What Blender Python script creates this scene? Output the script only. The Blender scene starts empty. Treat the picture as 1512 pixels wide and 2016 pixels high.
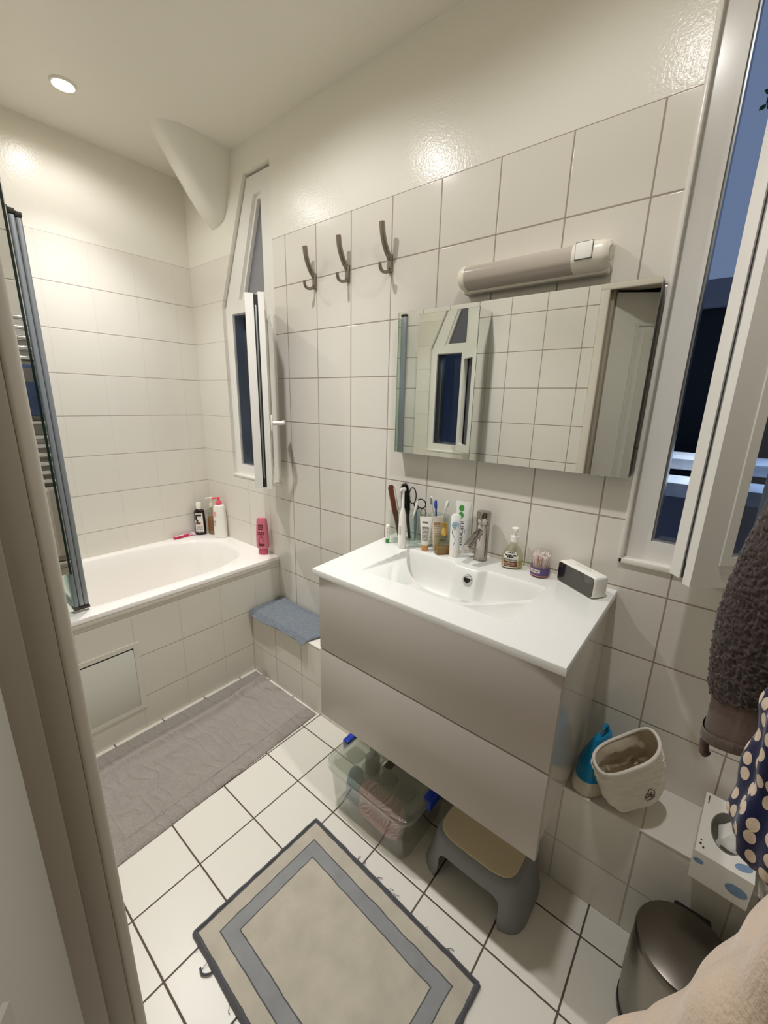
import bpy, bmesh, math, random
from mathutils import Vector, Matrix, noise
from mathutils.geometry import tessellate_polygon
PI = math.pi
random.seed(7)
S = bpy.context.scene
COL = S.collection

# ------------------------------------------------------------------ helpers
def lin(v):
    v /= 255.0
    return v/12.92 if v <= .04045 else ((v+.055)/1.055)**2.4
def rgb(r, g, b): return (lin(r), lin(g), lin(b), 1)

def mat(name, col, rough=.5, metal=0., spec=.5, trans=0., ior=1.45, emit=None, estr=1., coat=0., alpha=1., bump=0., bscale=200., sheen=0., var=0., vscale=20., bdetail=3., thin=False):
    m = bpy.data.materials.new(name); m.use_nodes = True
    nt = m.node_tree; b = nt.nodes['Principled BSDF']
    b.inputs['Base Color'].default_value = col
    b.inputs['Roughness'].default_value = rough
    b.inputs['Metallic'].default_value = metal
    b.inputs['Specular IOR Level'].default_value = spec
    b.inputs['Transmission Weight'].default_value = trans
    b.inputs['IOR'].default_value = ior
    b.inputs['Coat Weight'].default_value = coat
    b.inputs['Alpha'].default_value = alpha
    b.inputs['Sheen Weight'].default_value = sheen
    if emit:
        b.inputs['Emission Color'].default_value = emit
        b.inputs['Emission Strength'].default_value = estr
    tc = None
    if bump or var:
        tc = nt.nodes.new('ShaderNodeTexCoord')
    if bump:
        n = nt.nodes.new('ShaderNodeTexNoise'); n.inputs['Scale'].default_value = bscale; n.inputs['Detail'].default_value = bdetail
        bp = nt.nodes.new('ShaderNodeBump'); bp.inputs['Strength'].default_value = bump; bp.inputs['Distance'].default_value = .002
        nt.links.new(tc.outputs['Object'], n.inputs['Vector']); nt.links.new(n.outputs['Fac'], bp.inputs['Height'])
        nt.links.new(bp.outputs['Normal'], b.inputs['Normal'])
    if var:
        n2 = nt.nodes.new('ShaderNodeTexNoise'); n2.inputs['Scale'].default_value = vscale; n2.inputs['Detail'].default_value = 4
        mx = nt.nodes.new('ShaderNodeMix'); mx.data_type = 'RGBA'
        mx.inputs['A'].default_value = tuple(c*(1-var) for c in col[:3])+(1,)
        mx.inputs['B'].default_value = tuple(min(1, c*(1+var)) for c in col[:3])+(1,)
        nt.links.new(tc.outputs['Object'], n2.inputs['Vector']); nt.links.new(n2.outputs['Fac'], mx.inputs['Factor'])
        nt.links.new(mx.outputs['Result'], b.inputs['Base Color'])
    return m

def gl(name, tint, refl=.5, rough=.03, milk=0., mcol=None):
    """thin clear glass or plastic: tinted see-through layer with a Fresnel reflection (milk = cloudy share)"""
    m = bpy.data.materials.new(name); m.use_nodes = True
    nt = m.node_tree; N = nt.nodes; L = nt.links; N.remove(N['Principled BSDF'])
    tr = N.new('ShaderNodeBsdfTransparent'); tr.inputs['Color'].default_value = tint
    src = tr.outputs[0]
    if milk:
        df = N.new('ShaderNodeBsdfDiffuse'); df.inputs['Color'].default_value = mcol or tint
        tl = N.new('ShaderNodeBsdfTranslucent'); tl.inputs['Color'].default_value = mcol or tint
        m0 = N.new('ShaderNodeMixShader'); m0.inputs['Fac'].default_value = .4; L.new(df.outputs[0], m0.inputs[1]); L.new(tl.outputs[0], m0.inputs[2])
        m1 = N.new('ShaderNodeMixShader'); m1.inputs['Fac'].default_value = milk; L.new(src, m1.inputs[1]); L.new(m0.outputs[0], m1.inputs[2]); src = m1.outputs[0]
    g = N.new('ShaderNodeBsdfGlossy'); g.inputs['Roughness'].default_value = rough; g.inputs['Color'].default_value = (1, 1, 1, 1)
    f = N.new('ShaderNodeFresnel'); f.inputs['IOR'].default_value = 1.2+refl*.5
    ge = N.new('ShaderNodeNewGeometry'); mm = N.new('ShaderNodeMath'); mm.operation = 'SUBTRACT'; mm.use_clamp = True; L.new(f.outputs[0], mm.inputs[0]); L.new(ge.outputs['Backfacing'], mm.inputs[1])
    mx = N.new('ShaderNodeMixShader'); L.new(mm.outputs[0], mx.inputs['Fac']); L.new(src, mx.inputs[1]); L.new(g.outputs[0], mx.inputs[2])
    L.new(mx.outputs[0], N['Material Output'].inputs['Surface'])
    return m

def tile_mat(name, ax, ay, u0, du, v0, dv, gap, tile, grout, rough=.16, top=None, paint=None, prough=.19, wav=.12, upright=None, umin=None):
    """ceramic tiles laid on world axes ax/ay with recessed grout; above height `top` the wall is painted"""
    m = bpy.data.materials.new(name); m.use_nodes = True
    nt = m.node_tree; N = nt.nodes; L = nt.links; b = N['Principled BSDF']
    g = N.new('ShaderNodeNewGeometry'); sx = N.new('ShaderNodeSeparateXYZ'); L.new(g.outputs['Position'], sx.inputs[0])
    def M(op, a, bb=None, cl=False):
        n = N.new('ShaderNodeMath'); n.operation = op; n.use_clamp = cl
        for i, v in enumerate((a, bb)):
            if v is None: continue
            if isinstance(v, (int, float)): n.inputs[i].default_value = v
            else: L.new(v, n.inputs[i])
        return n.outputs[0]
    def line(sock, o, d):
        f = M('FRACT', M('DIVIDE', M('SUBTRACT', sock, o), d))
        dist = M('MULTIPLY', M('SUBTRACT', .5, M('ABSOLUTE', M('SUBTRACT', f, .5))), d)   # distance to nearest line
        mr = N.new('ShaderNodeMapRange'); mr.interpolation_type = 'SMOOTHSTEP'
        L.new(dist, mr.inputs['Value'])
        mr.inputs['From Min'].default_value = gap*.5; mr.inputs['From Max'].default_value = gap*.5+.0022
        mr.inputs['To Min'].default_value = 1; mr.inputs['To Max'].default_value = 0
        return mr.outputs['Result']
    mu, mv = line(sx.outputs[ax], u0, du), line(sx.outputs[ay], v0, dv)
    if umin is not None: mu = M('MULTIPLY', mu, M('GREATER_THAN', sx.outputs[ax], umin))
    mask = M('MAXIMUM', mu, mv)
    isp = None
    if top is not None:
        isp = M('GREATER_THAN', sx.outputs[2], top)
        mask = M('MULTIPLY', mask, M('SUBTRACT', 1., isp))
    mx = N.new('ShaderNodeMix'); mx.data_type = 'RGBA'; mx.inputs['A'].default_value = tile; mx.inputs['B'].default_value = grout
    gm = M('GREATER_THAN', mask, .6)
    L.new(gm, mx.inputs['Factor'])
    if upright is not None:
        gx = N.new('ShaderNodeMix'); gx.data_type = 'RGBA'; gx.inputs['A'].default_value = upright; gx.inputs['B'].default_value = grout
        L.new(M('GREATER_THAN', mv, .6), gx.inputs['Factor']); L.new(gx.outputs['Result'], mx.inputs['B'])
    if umin is not None:
        # joints in the bath corner were filled with pale grout
        gy = N.new('ShaderNodeMix'); gy.data_type = 'RGBA'; gy.inputs['A'].default_value = rgb(206, 200, 190); gy.inputs['B'].default_value = grout
        L.new(M('GREATER_THAN', sx.outputs[ax], umin+.42), gy.inputs['Factor']); L.new(gy.outputs['Result'], mx.inputs['B'])
    col = mx.outputs['Result']
    mr = M('ADD', M('MULTIPLY', gm, .6), rough)
    tc = N.new('ShaderNodeTexNoise'); tc.inputs['Scale'].default_value = 9.; L.new(g.outputs['Position'], tc.inputs['Vector'])
    h = M('ADD', M('MULTIPLY', mask, -1.), M('MULTIPLY', tc.outputs['Fac'], wav))
    if isp is not None:
        m2 = N.new('ShaderNodeMix'); m2.data_type = 'RGBA'; L.new(isp, m2.inputs['Factor']); L.new(col, m2.inputs['A']); m2.inputs['B'].default_value = paint
        col = m2.outputs['Result']
        mr = M('ADD', M('MULTIPLY', isp, prough-rough), mr)
        pn = N.new('ShaderNodeTexNoise'); pn.inputs['Scale'].default_value = 130.; pn.inputs['Detail'].default_value = 3; L.new(g.outputs['Position'], pn.inputs['Vector'])
        h = M('ADD', h, M('MULTIPLY', M('MULTIPLY', pn.outputs['Fac'], isp), 1.1))
    L.new(col, b.inputs['Base Color']); L.new(mr, b.inputs['Roughness'])
    bp = N.new('ShaderNodeBump'); bp.inputs['Strength'].default_value = .55; bp.inputs['Distance'].default_value = .0012
    L.new(h, bp.inputs['Height']); L.new(bp.outputs['Normal'], b.inputs['Normal'])
    if isp is not None: L.new(M('SUBTRACT', .5, M('MULTIPLY', isp, .32)), b.inputs['Specular IOR Level'])
    return m

def base(o):
    v = Vector((0, 0, 0))
    while o is not None:
        v += o.location; o = o.parent
    return v

def obj(name, bm, m, parent=None, smooth=True, world=True, ang=35, struct=False, loc=None):
    """link the bmesh as ONE mesh object; world=True means the bmesh is in world coordinates"""
    if parent is not None and world:
        bmesh.ops.translate(bm, verts=bm.verts, vec=-base(parent))
    if loc is not None:
        bmesh.ops.translate(bm, verts=bm.verts, vec=-Vector(loc))
    me = bpy.data.meshes.new(name); bm.to_mesh(me); bm.free()
    for mm in (m if isinstance(m, (list, tuple)) else [m]): me.materials.append(mm)
    if smooth:
        me.shade_smooth()
        me.set_sharp_from_angle(angle=math.radians(ang))
    o = bpy.data.objects.new(name, me); COL.objects.link(o)
    if parent is not None: o.parent = parent
    if loc is not None: o.location = loc
    if struct: o['kind'] = 'structure'
    return o

def thing(name, label, cat, loc=(0, 0, 0), rotz=0, group=None):
    o = bpy.data.objects.new(name, None); COL.objects.link(o)
    o.location = loc; o.rotation_euler = (0, 0, rotz); o.empty_display_size = .05
    o['label'] = label; o['category'] = cat
    if group: o['group'] = group
    return o
def tag(o, label, cat, group=None):
    o['label'] = label; o['category'] = cat
    if group: o['group'] = group
    return o

BM = bmesh.new
def box(bm, x0, x1, y0, y1, z0, z1, bev=0., seg=2, rot=None):
    r = bmesh.ops.create_cube(bm, size=1.)
    vs = r['verts']
    bmesh.ops.scale(bm, verts=vs, vec=(abs(x1-x0), abs(y1-y0), abs(z1-z0)))
    if bev:
        es = list({e for v in vs for e in v.link_edges})
        r2 = bmesh.ops.bevel(bm, geom=es, offset=bev, segments=seg, profile=.5, affect='EDGES')
        vs = list({v for f in r2['faces'] for v in f.verts} | {v for v in vs if v.is_valid})
    if rot is not None: bmesh.ops.rotate(bm, verts=vs, cent=(0, 0, 0), matrix=rot)
    bmesh.ops.translate(bm, verts=vs, vec=((x0+x1)/2, (y0+y1)/2, (z0+z1)/2))
    return vs

def ringpts(cx, cy, z, rx, ry, n, p=2., a0=0.):
    out = []
    for i in range(n):
        a = a0+2*PI*i/n; c, s = math.cos(a), math.sin(a)
        out.append((cx+rx*math.copysign(abs(c)**(2/p), c), cy+ry*math.copysign(abs(s)**(2/p), s), z))
    return out
def loft(bm, rings, cap0=True, cap1=True, closed=True):
    R = [[bm.verts.new(p) for p in r] for r in rings]
    n = len(R[0])
    for a, b in zip(R, R[1:]):
        for i in range(n if closed else n-1):
            j = (i+1) % n
            bm.faces.new((a[i], a[j], b[j], b[i]))
    if cap0: bm.faces.new(R[0][::-1])
    if cap1: bm.faces.new(R[-1])
    return R
def lathe(bm, cx, cy, prof, n=32, p=2., ry=None, cap0=True, cap1=True):
    """prof: (z, r) list; ry = ratio of y radius to x radius"""
    k = ry or 1.
    return loft(bm, [ringpts(cx, cy, z, r, r*k, n, p) for z, r in prof], cap0, cap1)
def tube(bm, path, r, n=12, caps=True):
    P = [Vector(p) for p in path]
    rs = r if isinstance(r, (list, tuple)) else [r]*len(P)
    t = (P[1]-P[0]).normalized()
    up = Vector((0, 0, 1)) if abs(t.z) < .9 else Vector((1, 0, 0))
    nx = t.cross(up).normalized()
    rings = []
    for i, p in enumerate(P):
        t = (P[min(i+1, len(P)-1)]-P[max(i-1, 0)]).normalized()
        nx = (nx-t*nx.dot(t)).normalized(); ny = t.cross(nx)
        rings.append([tuple(p+(nx*math.cos(2*PI*k/n)+ny*math.sin(2*PI*k/n))*rs[i]) for k in range(n)])
    loft(bm, rings, caps, caps)
def spline(pts, n=8):
    P = [Vector(p) for p in pts]; P = [2*P[0]-P[1]]+P+[2*P[-1]-P[-2]]
    out = []
    for i in range(1, len(P)-2):
        for k in range(n):
            t = k/n; a, b, c, d = P[i-1:i+3]
            out.append(.5*((2*b)+(c-a)*t+(2*a-5*b+4*c-d)*t*t+(3*b-a-3*c+d)*t**3))
    out.append(P[-2]); return out
def grid(bm, fn, nu, nv, thick=None):
    V = [[bm.verts.new(fn(i/nu, j/nv)) for j in range(nv+1)] for i in range(nu+1)]
    for i in range(nu):
        for j in range(nv):
            bm.faces.new((V[i][j], V[i+1][j], V[i+1][j+1], V[i][j+1]))
    return V
def prism(bm, poly, f0, f1):
    """poly: 2-d loop; f0/f1 map a 2-d point to 3-d at the two ends"""
    a = [bm.verts.new(f0(p)) for p in poly]; b = [bm.verts.new(f1(p)) for p in poly]
    n = len(poly)
    for i in range(n): bm.faces.new((a[i], a[(i+1) % n], b[(i+1) % n], b[i]))
    bm.faces.new(a[::-1]); bm.faces.new(b)
def ringprism(bm, outer, inner, f0, f1):
    n = len(outer)
    A = [bm.verts.new(f0(p)) for p in outer]; B = [bm.verts.new(f0(p)) for p in inner]
    C_ = [bm.verts.new(f1(p)) for p in outer]; D = [bm.verts.new(f1(p)) for p in inner]
    for i in range(n):
        j = (i+1) % n
        bm.faces.new((A[i], A[j], B[j], B[i])); bm.faces.new((C_[i], D[i], D[j], C_[j]))
        bm.faces.new((A[i], C_[i], C_[j], A[j])); bm.faces.new((B[i], B[j], D[j], D[i]))
def inset(poly, d):
    """inset a counter-clockwise 2-d loop by d (list = one value per edge)"""
    n = len(poly); ds = d if isinstance(d, (list, tuple)) else [d]*n
    Ln = []
    for i in range(n):
        a = Vector(poly[i]); b = Vector(poly[(i+1) % n]); t = (b-a).normalized(); nn = Vector((-t.y, t.x))
        Ln.append((a+nn*ds[i], t))
    out = []
    for i in range(n):
        p, t = Ln[i-1]; q, s = Ln[i]
        den = t.x*s.y-t.y*s.x; w = q-p
        k = (w.x*s.y-w.y*s.x)/den
        out.append(tuple(p+t*k))
    return out
def wall_xz(bm, outer, holes, y0, y1):
    """slab between y0 and y1 with holes cut right through"""
    loops = [outer]+holes
    flat = [p for l in loops for p in l]
    tris = tessellate_polygon([[Vector((p[0], p[1], 0)) for p in l] for l in loops])
    A = [bm.verts.new((p[0], y0, p[1])) for p in flat]; B = [bm.verts.new((p[0], y1, p[1])) for p in flat]
    for t in tris:
        bm.faces.new([A[i] for i in t]); bm.faces.new([B[i] for i in t][::-1])
    k = 0
    for l in loops:
        n = len(l)
        for i in range(n):
            bm.faces.new((A[k+i], A[k+(i+1) % n], B[k+(i+1) % n], B[k+i]))
        k += n
    bmesh.ops.recalc_face_normals(bm, faces=bm.faces)
def patch(bm, cx, cy, rx, ry, a0, a1, z0, z1, p=2., n=10, off=.0004, rx1=None, ry1=None, dx=0, dy=0):
    """a piece of label wrapped round a bottle; angles in degrees, from +x; (dx,dy) = lean of the top edge"""
    rx1 = rx if rx1 is None else rx1; ry1 = ry if ry1 is None else ry1
    rows = []
    for z, x, y, ox, oy in ((z0, rx, ry, 0, 0), (z1, rx1, ry1, dx, dy)):
        row = []
        for i in range(n+1):
            a = math.radians(a0+(a1-a0)*i/n); c, s = math.cos(a), math.sin(a)
            row.append((cx+ox+(x+off)*math.copysign(abs(c)**(2/p), c), cy+oy+(y+off)*math.copysign(abs(s)**(2/p), s), z))
        rows.append(row)
    loft(bm, rows, False, False, closed=False)
def textlines(bm, cx, cy, rx, ry, a0, a1, zs, h, p=2., off=.0008, seed=1, **k):
    """rows of small word-like dashes, as unreadable print on a label"""
    rnd = random.Random(seed)
    for z in zs:
        a = a0
        while a < a1-2:
            w = rnd.uniform(.12, .34)*(a1-a0); e = min(a1, a+w)
            patch(bm, cx, cy, rx, ry, a, e, z, z+h, p, 4, off, **k)
            a = e+.05*(a1-a0)
def text_mesh(txt, size):
    cu = bpy.data.curves.new('lettering', 'FONT'); cu.body = txt; cu.size = size; cu.align_x = 'CENTER'; cu.align_y = 'CENTER'
    o = bpy.data.objects.new('lettering_tmp', cu); COL.objects.link(o)
    dg = bpy.context.evaluated_depsgraph_get()
    me = bpy.data.meshes.new_from_object(o.evaluated_get(dg))
    bpy.data.objects.remove(o); bpy.data.curves.remove(cu)
    bm = BM(); bm.from_mesh(me); bpy.data.meshes.remove(me)
    return bm
def rz(a): return Matrix.Rotation(a, 3, 'Z')
def nz(x, y, z, s): return noise.noise(Vector((x*s, y*s, z*s)))

# ------------------------------------------------------------------ camera
cam = bpy.data.cameras.new('camera'); co = bpy.data.objects.new('camera', cam); COL.objects.link(co)
co.location = (1.4483, -1.3000, 1.4490)
co.rotation_euler = (1.3104, -.0240, .6877)
cam.sensor_fit = 'VERTICAL'; cam.sensor_height = 24; cam.sensor_width = 18
cam.lens = 24*815.42/2016
cam.clip_start = .01
S.camera = co

# ------------------------------------------------------------------ dimensions
XL, XR, YF, ZC = -1.048, 1.70, -1.205, 2.56
H0, DV = 2.14, .1991

# ------------------------------------------------------------------ materials
TW = rgb(226, 222, 212); PW = rgb(234, 231, 220)
M_main = tile_mat('tile_main', 0, 2, 0., .2, H0, DV, .0023, TW, rgb(162, 150, 136), rough=.13, top=H0, paint=PW, umin=-.72)
M_left = tile_mat('tile_left', 1, 2, -.096, .2, H0, DV, .0018, TW, rgb(178, 170, 160), rough=.13, top=H0, paint=PW, upright=rgb(222, 217, 207))
M_front = tile_mat('tile_front', 0, 2, -.021, .2, H0, DV, .0026, TW, rgb(160, 150, 136), rough=.13, top=2.34, paint=PW)
M_right = tile_mat('tile_right', 1, 2, -.1, .2, H0, DV, .0026, TW, rgb(160, 150, 136), rough=.13, top=2.34, paint=PW)
M_floor = tile_mat('tile_floor', 0, 1, .3868, .1989, -.487, .1989, .003, rgb(228, 225, 214), rgb(92, 80, 70), rough=.3)
M_ledge = tile_mat('tile_ledge', 0, 2, .06, .2, .158, .205, .0024, TW, rgb(190, 182, 168), rough=.14)
M_apron = tile_mat('tile_apron', 1, 2, -.157, .1989, .157, .2, .0022, rgb(222, 218, 206), rgb(186, 179, 165), rough=.16, upright=rgb(212, 207, 195))
M_ceil = mat('ceiling_paint', rgb(232, 228, 216), .38, bump=.12, bscale=160.)
M_white = mat('white_lacquer', rgb(232, 229, 220), .28)
M_door = mat('door_paint', rgb(206, 204, 194), .42)
M_jamb = mat('frame_paint_shaded', rgb(170, 161, 145), .36, bump=.05, bscale=40.)  # same frame as the casing, colour darkened to stand in for shade
M_pvc = mat('white_window_profile', rgb(236, 234, 228), .22)
M_seal = mat('black_rubber_seal', rgb(38, 36, 34), .6)
M_alu = mat('grey_aluminium', rgb(168, 172, 176), .32, metal=.85)
M_alu2 = mat('matt_grey_profile', rgb(150, 156, 162), .42, metal=.35)
M_hall = mat('hall_paint', rgb(150, 140, 128), .7)
M_glass = gl('clear_glass', rgb(238, 236, 222), .55, .03, .07, rgb(190, 184, 160))
M_frost = mat('obscured_glass', rgb(116, 117, 128), .38, trans=.25, ior=1.3, bump=.2, bscale=260.)
M_pane = gl('window_glass', rgb(228, 234, 242), .4)
M_chrome = mat('chrome', rgb(214, 214, 214), .07, metal=1.)
M_steel = mat('brushed_nickel', rgb(150, 140, 130), .3, metal=1.)
M_inox = mat('brushed_steel', rgb(150, 146, 138), .33, metal=1., bump=.04, bscale=500.)
M_mirror = mat('mirror_silver', rgb(236, 238, 234), .004, metal=1.)
M_edge = mat('mirror_edge', rgb(90, 92, 92), .3, metal=.6)
M_ceramic = mat('white_ceramic', rgb(230, 230, 225), .1, coat=.2)
M_enamel = mat('white_enamel', rgb(244, 240, 234), .1, coat=.2)
M_cab = mat('grey_white_front', rgb(204, 197, 190), .3)
M_cabw = mat('cabinet_side_gloss', rgb(222, 218, 210), .1)
M_black = mat('black_plastic', rgb(22, 20, 20), .35)
M_whitep = mat('white_plastic', rgb(240, 238, 230), .3)
M_out_dark = mat('dark_facade', rgb(26, 29, 35), .9)
M_out_grey = mat('courtyard_render', rgb(116, 118, 130), .9, var=.15, vscale=3.)
M_out_light = mat('painted_sill', rgb(225, 228, 236), .6, var=.3, vscale=14.)

# ================================================================== ROOM SHELL
bm = BM(); box(bm, XL-.2, XR+.2, -3.0, .25, -.1, 0); obj('floor', bm, M_floor, struct=True, smooth=False)
bm = BM(); box(bm, XL-.2, XR+.2, YF-.12, .25, ZC, ZC+.1); obj('ceiling', bm, M_ceil, struct=True, smooth=False)
# window openings in the main wall, (x, z) loops counter-clockwise
W1 = [(-.737, 1.025), (-.29, 1.025), (-.29, 2.445), (-.492, 2.445), (-.743, 1.915)]
W2 = [(1.277, 1.035), (1.665, 1.035), (1.665, 1.915), (1.46, 2.445), (1.277, 2.445)]
bm = BM(); wall_xz(bm, [(XL-.15, 0), (XR+.15, 0), (XR+.15, ZC), (XL-.15, ZC)], [W1, W2], 0, .26)
obj('wall_back', bm, M_main, struct=True, smooth=False)
bm = BM(); box(bm, XL-.15, XL, YF-.1, 0, 0, ZC); obj('wall_left', bm, M_left, struct=True, smooth=False)
bm = BM(); box(bm, XR, XR+.15, YF-.1, 0, 0, ZC); obj('wall_right', bm, M_right, struct=True, smooth=False)
bm = BM(); wall_xz(bm, [(XL-.15, 0), (XR+.15, 0), (XR+.15, ZC), (XL-.15, ZC)], [[(.855, .0005), (1.625, .0005), (1.625, 2.03), (.855, 2.03)]], YF-.1, YF)
obj('wall_front', bm, M_front, struct=True, smooth=False)

# the tiled pipe casing running along the foot of the main wall
bm = BM(); box(bm, -.344, XR, -.19, 0, 0, .36, .003, 2); obj('wall_ledge', bm, M_ledge, struct=True, smooth=False)
# white edge strip of the ledge
bm = BM(); box(bm, -.344, XR, -.1915, -.186, .354, .3615, .002); obj('trim_1', bm, M_white, struct=True)

# plaster flue hood slanting from wall to ceiling in the left corner
def hood():
    bm = BM(); rings = []
    for k in range(15):
        t = k/14                                    # 0 at the ceiling, 1 at the foot
        z = ZC+.005-(ZC-2.268)*t
        s = (1-t)**.8
        xr = -.572-.10*t**1.2; xl = -.79-.02*t
        if t > .85: xr -= .05*((t-.85)/.15)**2
        d = .325*s+.002
        cx = (xr+xl)/2; w = (xr-xl)/2*(1-.5*max(0, (t-.8)/.2)**2)
        row = []
        for i in range(21):
            a = PI*i/20
            c, sn = math.cos(a), math.sin(a)
            pw = 2/2.6
            px = cx+w*math.copysign(abs(c)**pw, c)+.03*(1-t)*sn
            py = -d*abs(sn)**(pw*.9)
            row.append((px, min(.004, py+.004), z))
        rings.append(row)
    loft(bm, rings, False, False, closed=False)
    bmesh.ops.recalc_face_normals(bm, faces=bm.faces)
    return bm
obj('trim_2', hood(), mat('hood_plaster', PW, .36, bump=.12, bscale=140.), struct=True, ang=60)

# corridor behind the doorway
bm = BM()
box(bm, -.4, 3.0, -3.0, -2.9, 0, 2.56); obj('wall_hall', bm, M_hall, struct=True, smooth=False)
bm = BM(); box(bm, -.5, -.4, -3.0, YF-.1, 0, 2.56); obj('wall_hall_left', bm, M_hall, struct=True, smooth=False)
bm = BM(); box(bm, 2.9, 3.0, -3.0, YF-.1, 0, 2.56); obj('wall_hall_right', bm, M_hall, struct=True, smooth=False)
bm = BM(); box(bm, -.5, 3.0, -3.0, YF-.1, 2.56, 2.66); obj('ceiling_hall', bm, M_hall, struct=True, smooth=False)
bm = BM(); box(bm, XR+.15, 3.0, YF-.1, YF-.05, 0, 2.56); obj('wall_hall_back', bm, M_hall, struct=True, smooth=False)
bm = BM(); box(bm, XR+.2, 3.0, -3.0, YF-.05, -.1, 0); obj('floor_hall', bm, M_hall, struct=True, smooth=False)

# doorway casing and leaf
def casing():
    bm = BM()
    for x0, x1 in ((.842, .880), (1.602, 1.640)): box(bm, x0, x1, -1.206, -1.189, 0, 2.0015, .005, 3)
    box(bm, .842, 1.640, -1.206, -1.189, 2.0, 2.040, .005, 3)
    return bm
obj('trim_3', casing(), mat('casing_paint', rgb(216, 210, 196), .36), struct=True)
bm = BM()
box(bm, .842, .8795, -1.236, -1.205, 0, 2.0, .003); box(bm, 1.6025, 1.64, -1.236, -1.205, 0, 2.0, .003); box(bm, .842, .893, -1.335, -1.236, 0, 2.012, .002); box(bm, 1.590, 1.640, -1.335, -1.236, 0, 2.012, .002); box(bm, .842, 1.64, -1.335, -1.236, 2.012, 2.045, .002)
obj('trim_4', bm, M_jamb, struct=True)
ang = math.atan2(-.545, .84)
d1 = bpy.data.objects.new('door_1', None); COL.objects.link(d1); d1.location = (.899, -1.262, 0); d1.rotation_euler = (0, 0, ang); d1['kind'] = 'structure'
bm = BM(); box(bm, 0, .70, -.04, 0, .008, 2.0, .002)
obj('door_leaf', bm, M_door, d1, world=False)
bm = BM()
for (x0, x1, z0, z1) in ((.11, .59, 1.02, 1.86), (.11, .59, .14, .86)):
    o_ = [(x0, z0), (x1, z0), (x1, z1), (x0, z1)]
    ringprism(bm, o_, inset(o_, .014), lambda p: (p[0], -.002, p[1]), lambda p: (p[0], .006, p[1]))
    i1 = inset(o_, .045); i2 = inset(o_, .075)
    ringprism(bm, i1, i2, lambda p: (p[0], -.001, p[1]), lambda p: (p[0], .004, p[1]))
obj('door_moulding', bm, M_door, d1, world=False)

# ------------------------------------------------------------------ windows
def fxz(y): return lambda p: (p[0], y, p[1])
def window(n, outer, upper, lower, flip):
    w = bpy.data.objects.new(f'window_{n}', None); COL.objects.link(w); w.location = (outer[0][0], .02, outer[0][1]); w['kind'] = 'structure'
    # frame as one slab with two glazed openings
    bm = BM()
    fo = inset(outer, [0, 0, .012, .006, 0]) if n == 1 else outer
    wall_xz(bm, fo, [upper, lower] if upper else [lower], .02, .085)
    obj('window_frame', bm, M_pvc, w, smooth=False)
    if upper:
        bm = BM(); ringprism(bm, upper, inset(upper, .018), fxz(.034), fxz(.06)); obj('glazing_bead', bm, M_pvc, w, smooth=False)
        bm = BM(); prism(bm, inset(upper, .008), fxz(.052), fxz(.058)); obj('upper_pane', bm, M_frost, w, smooth=False)
    # metal channel and seal round the opening light
    bm = BM(); ringprism(bm, inset(lower, -.001), inset(lower, .006), fxz(.03), fxz(.08)); obj('frame_seal', bm, M_alu, w, smooth=False)
    return w
up1 = [(-.615, 1.932), (-.392, 1.932), (-.392, 2.358), (-.447, 2.358)]
lo1 = [(-.683, 1.082), (-.405, 1.082), (-.405, 1.872), (-.683, 1.872)]
w1 = window(1, W1, up1, lo1, False)
lo2 = [(1.335, 1.092), (1.605, 1.092), (1.605, 1.90), (1.425, 2.37), (1.335, 2.37)]
w2 = window(2, W2, None, lo2, True)
# outer light of window 1, set at the outer face of the wall
o2 = [(-.80, 1.06), (-.36, 1.06), (-.36, 1.90), (-.80, 1.90)]
bm = BM(); ringprism(bm, o2, inset(o2, .03), fxz(.16), fxz(.20)); obj('outer_frame', bm, M_alu, w1, smooth=False)
bm = BM(); ringprism(bm, inset(lo1, -.03), lo1, fxz(.084), fxz(.162)); obj('reveal_liner', bm, M_alu2, w1, smooth=False)
bm = BM(); box(bm, -.683, -.668, .088, .150, 1.083, 1.871, .001); obj('closing_channel', bm, M_alu, w1)
bm = BM(); prism(bm, inset(o2, .02), fxz(.176), fxz(.18)); obj('outer_pane', bm, M_pane, w1, smooth=False)
# sills
bm = BM(); box(bm, -.737, -.29, -.004, .022, 1.012, 1.026, .003); obj('window_sill', bm, M_white, w1)
bm = BM(); box(bm, 1.268, 1.67, -.008, .022, 1.020, 1.036, .003); box(bm, 1.268, 1.279, -.008, .022, 1.02, 2.45, .003); obj('window_sill', bm, M_white, w2)
bm = BM(); box(bm, 1.41, 1.44, .022, .03, 1.094, 1.099, .001); obj('drain_slot', bm, M_seal, w2)

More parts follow.
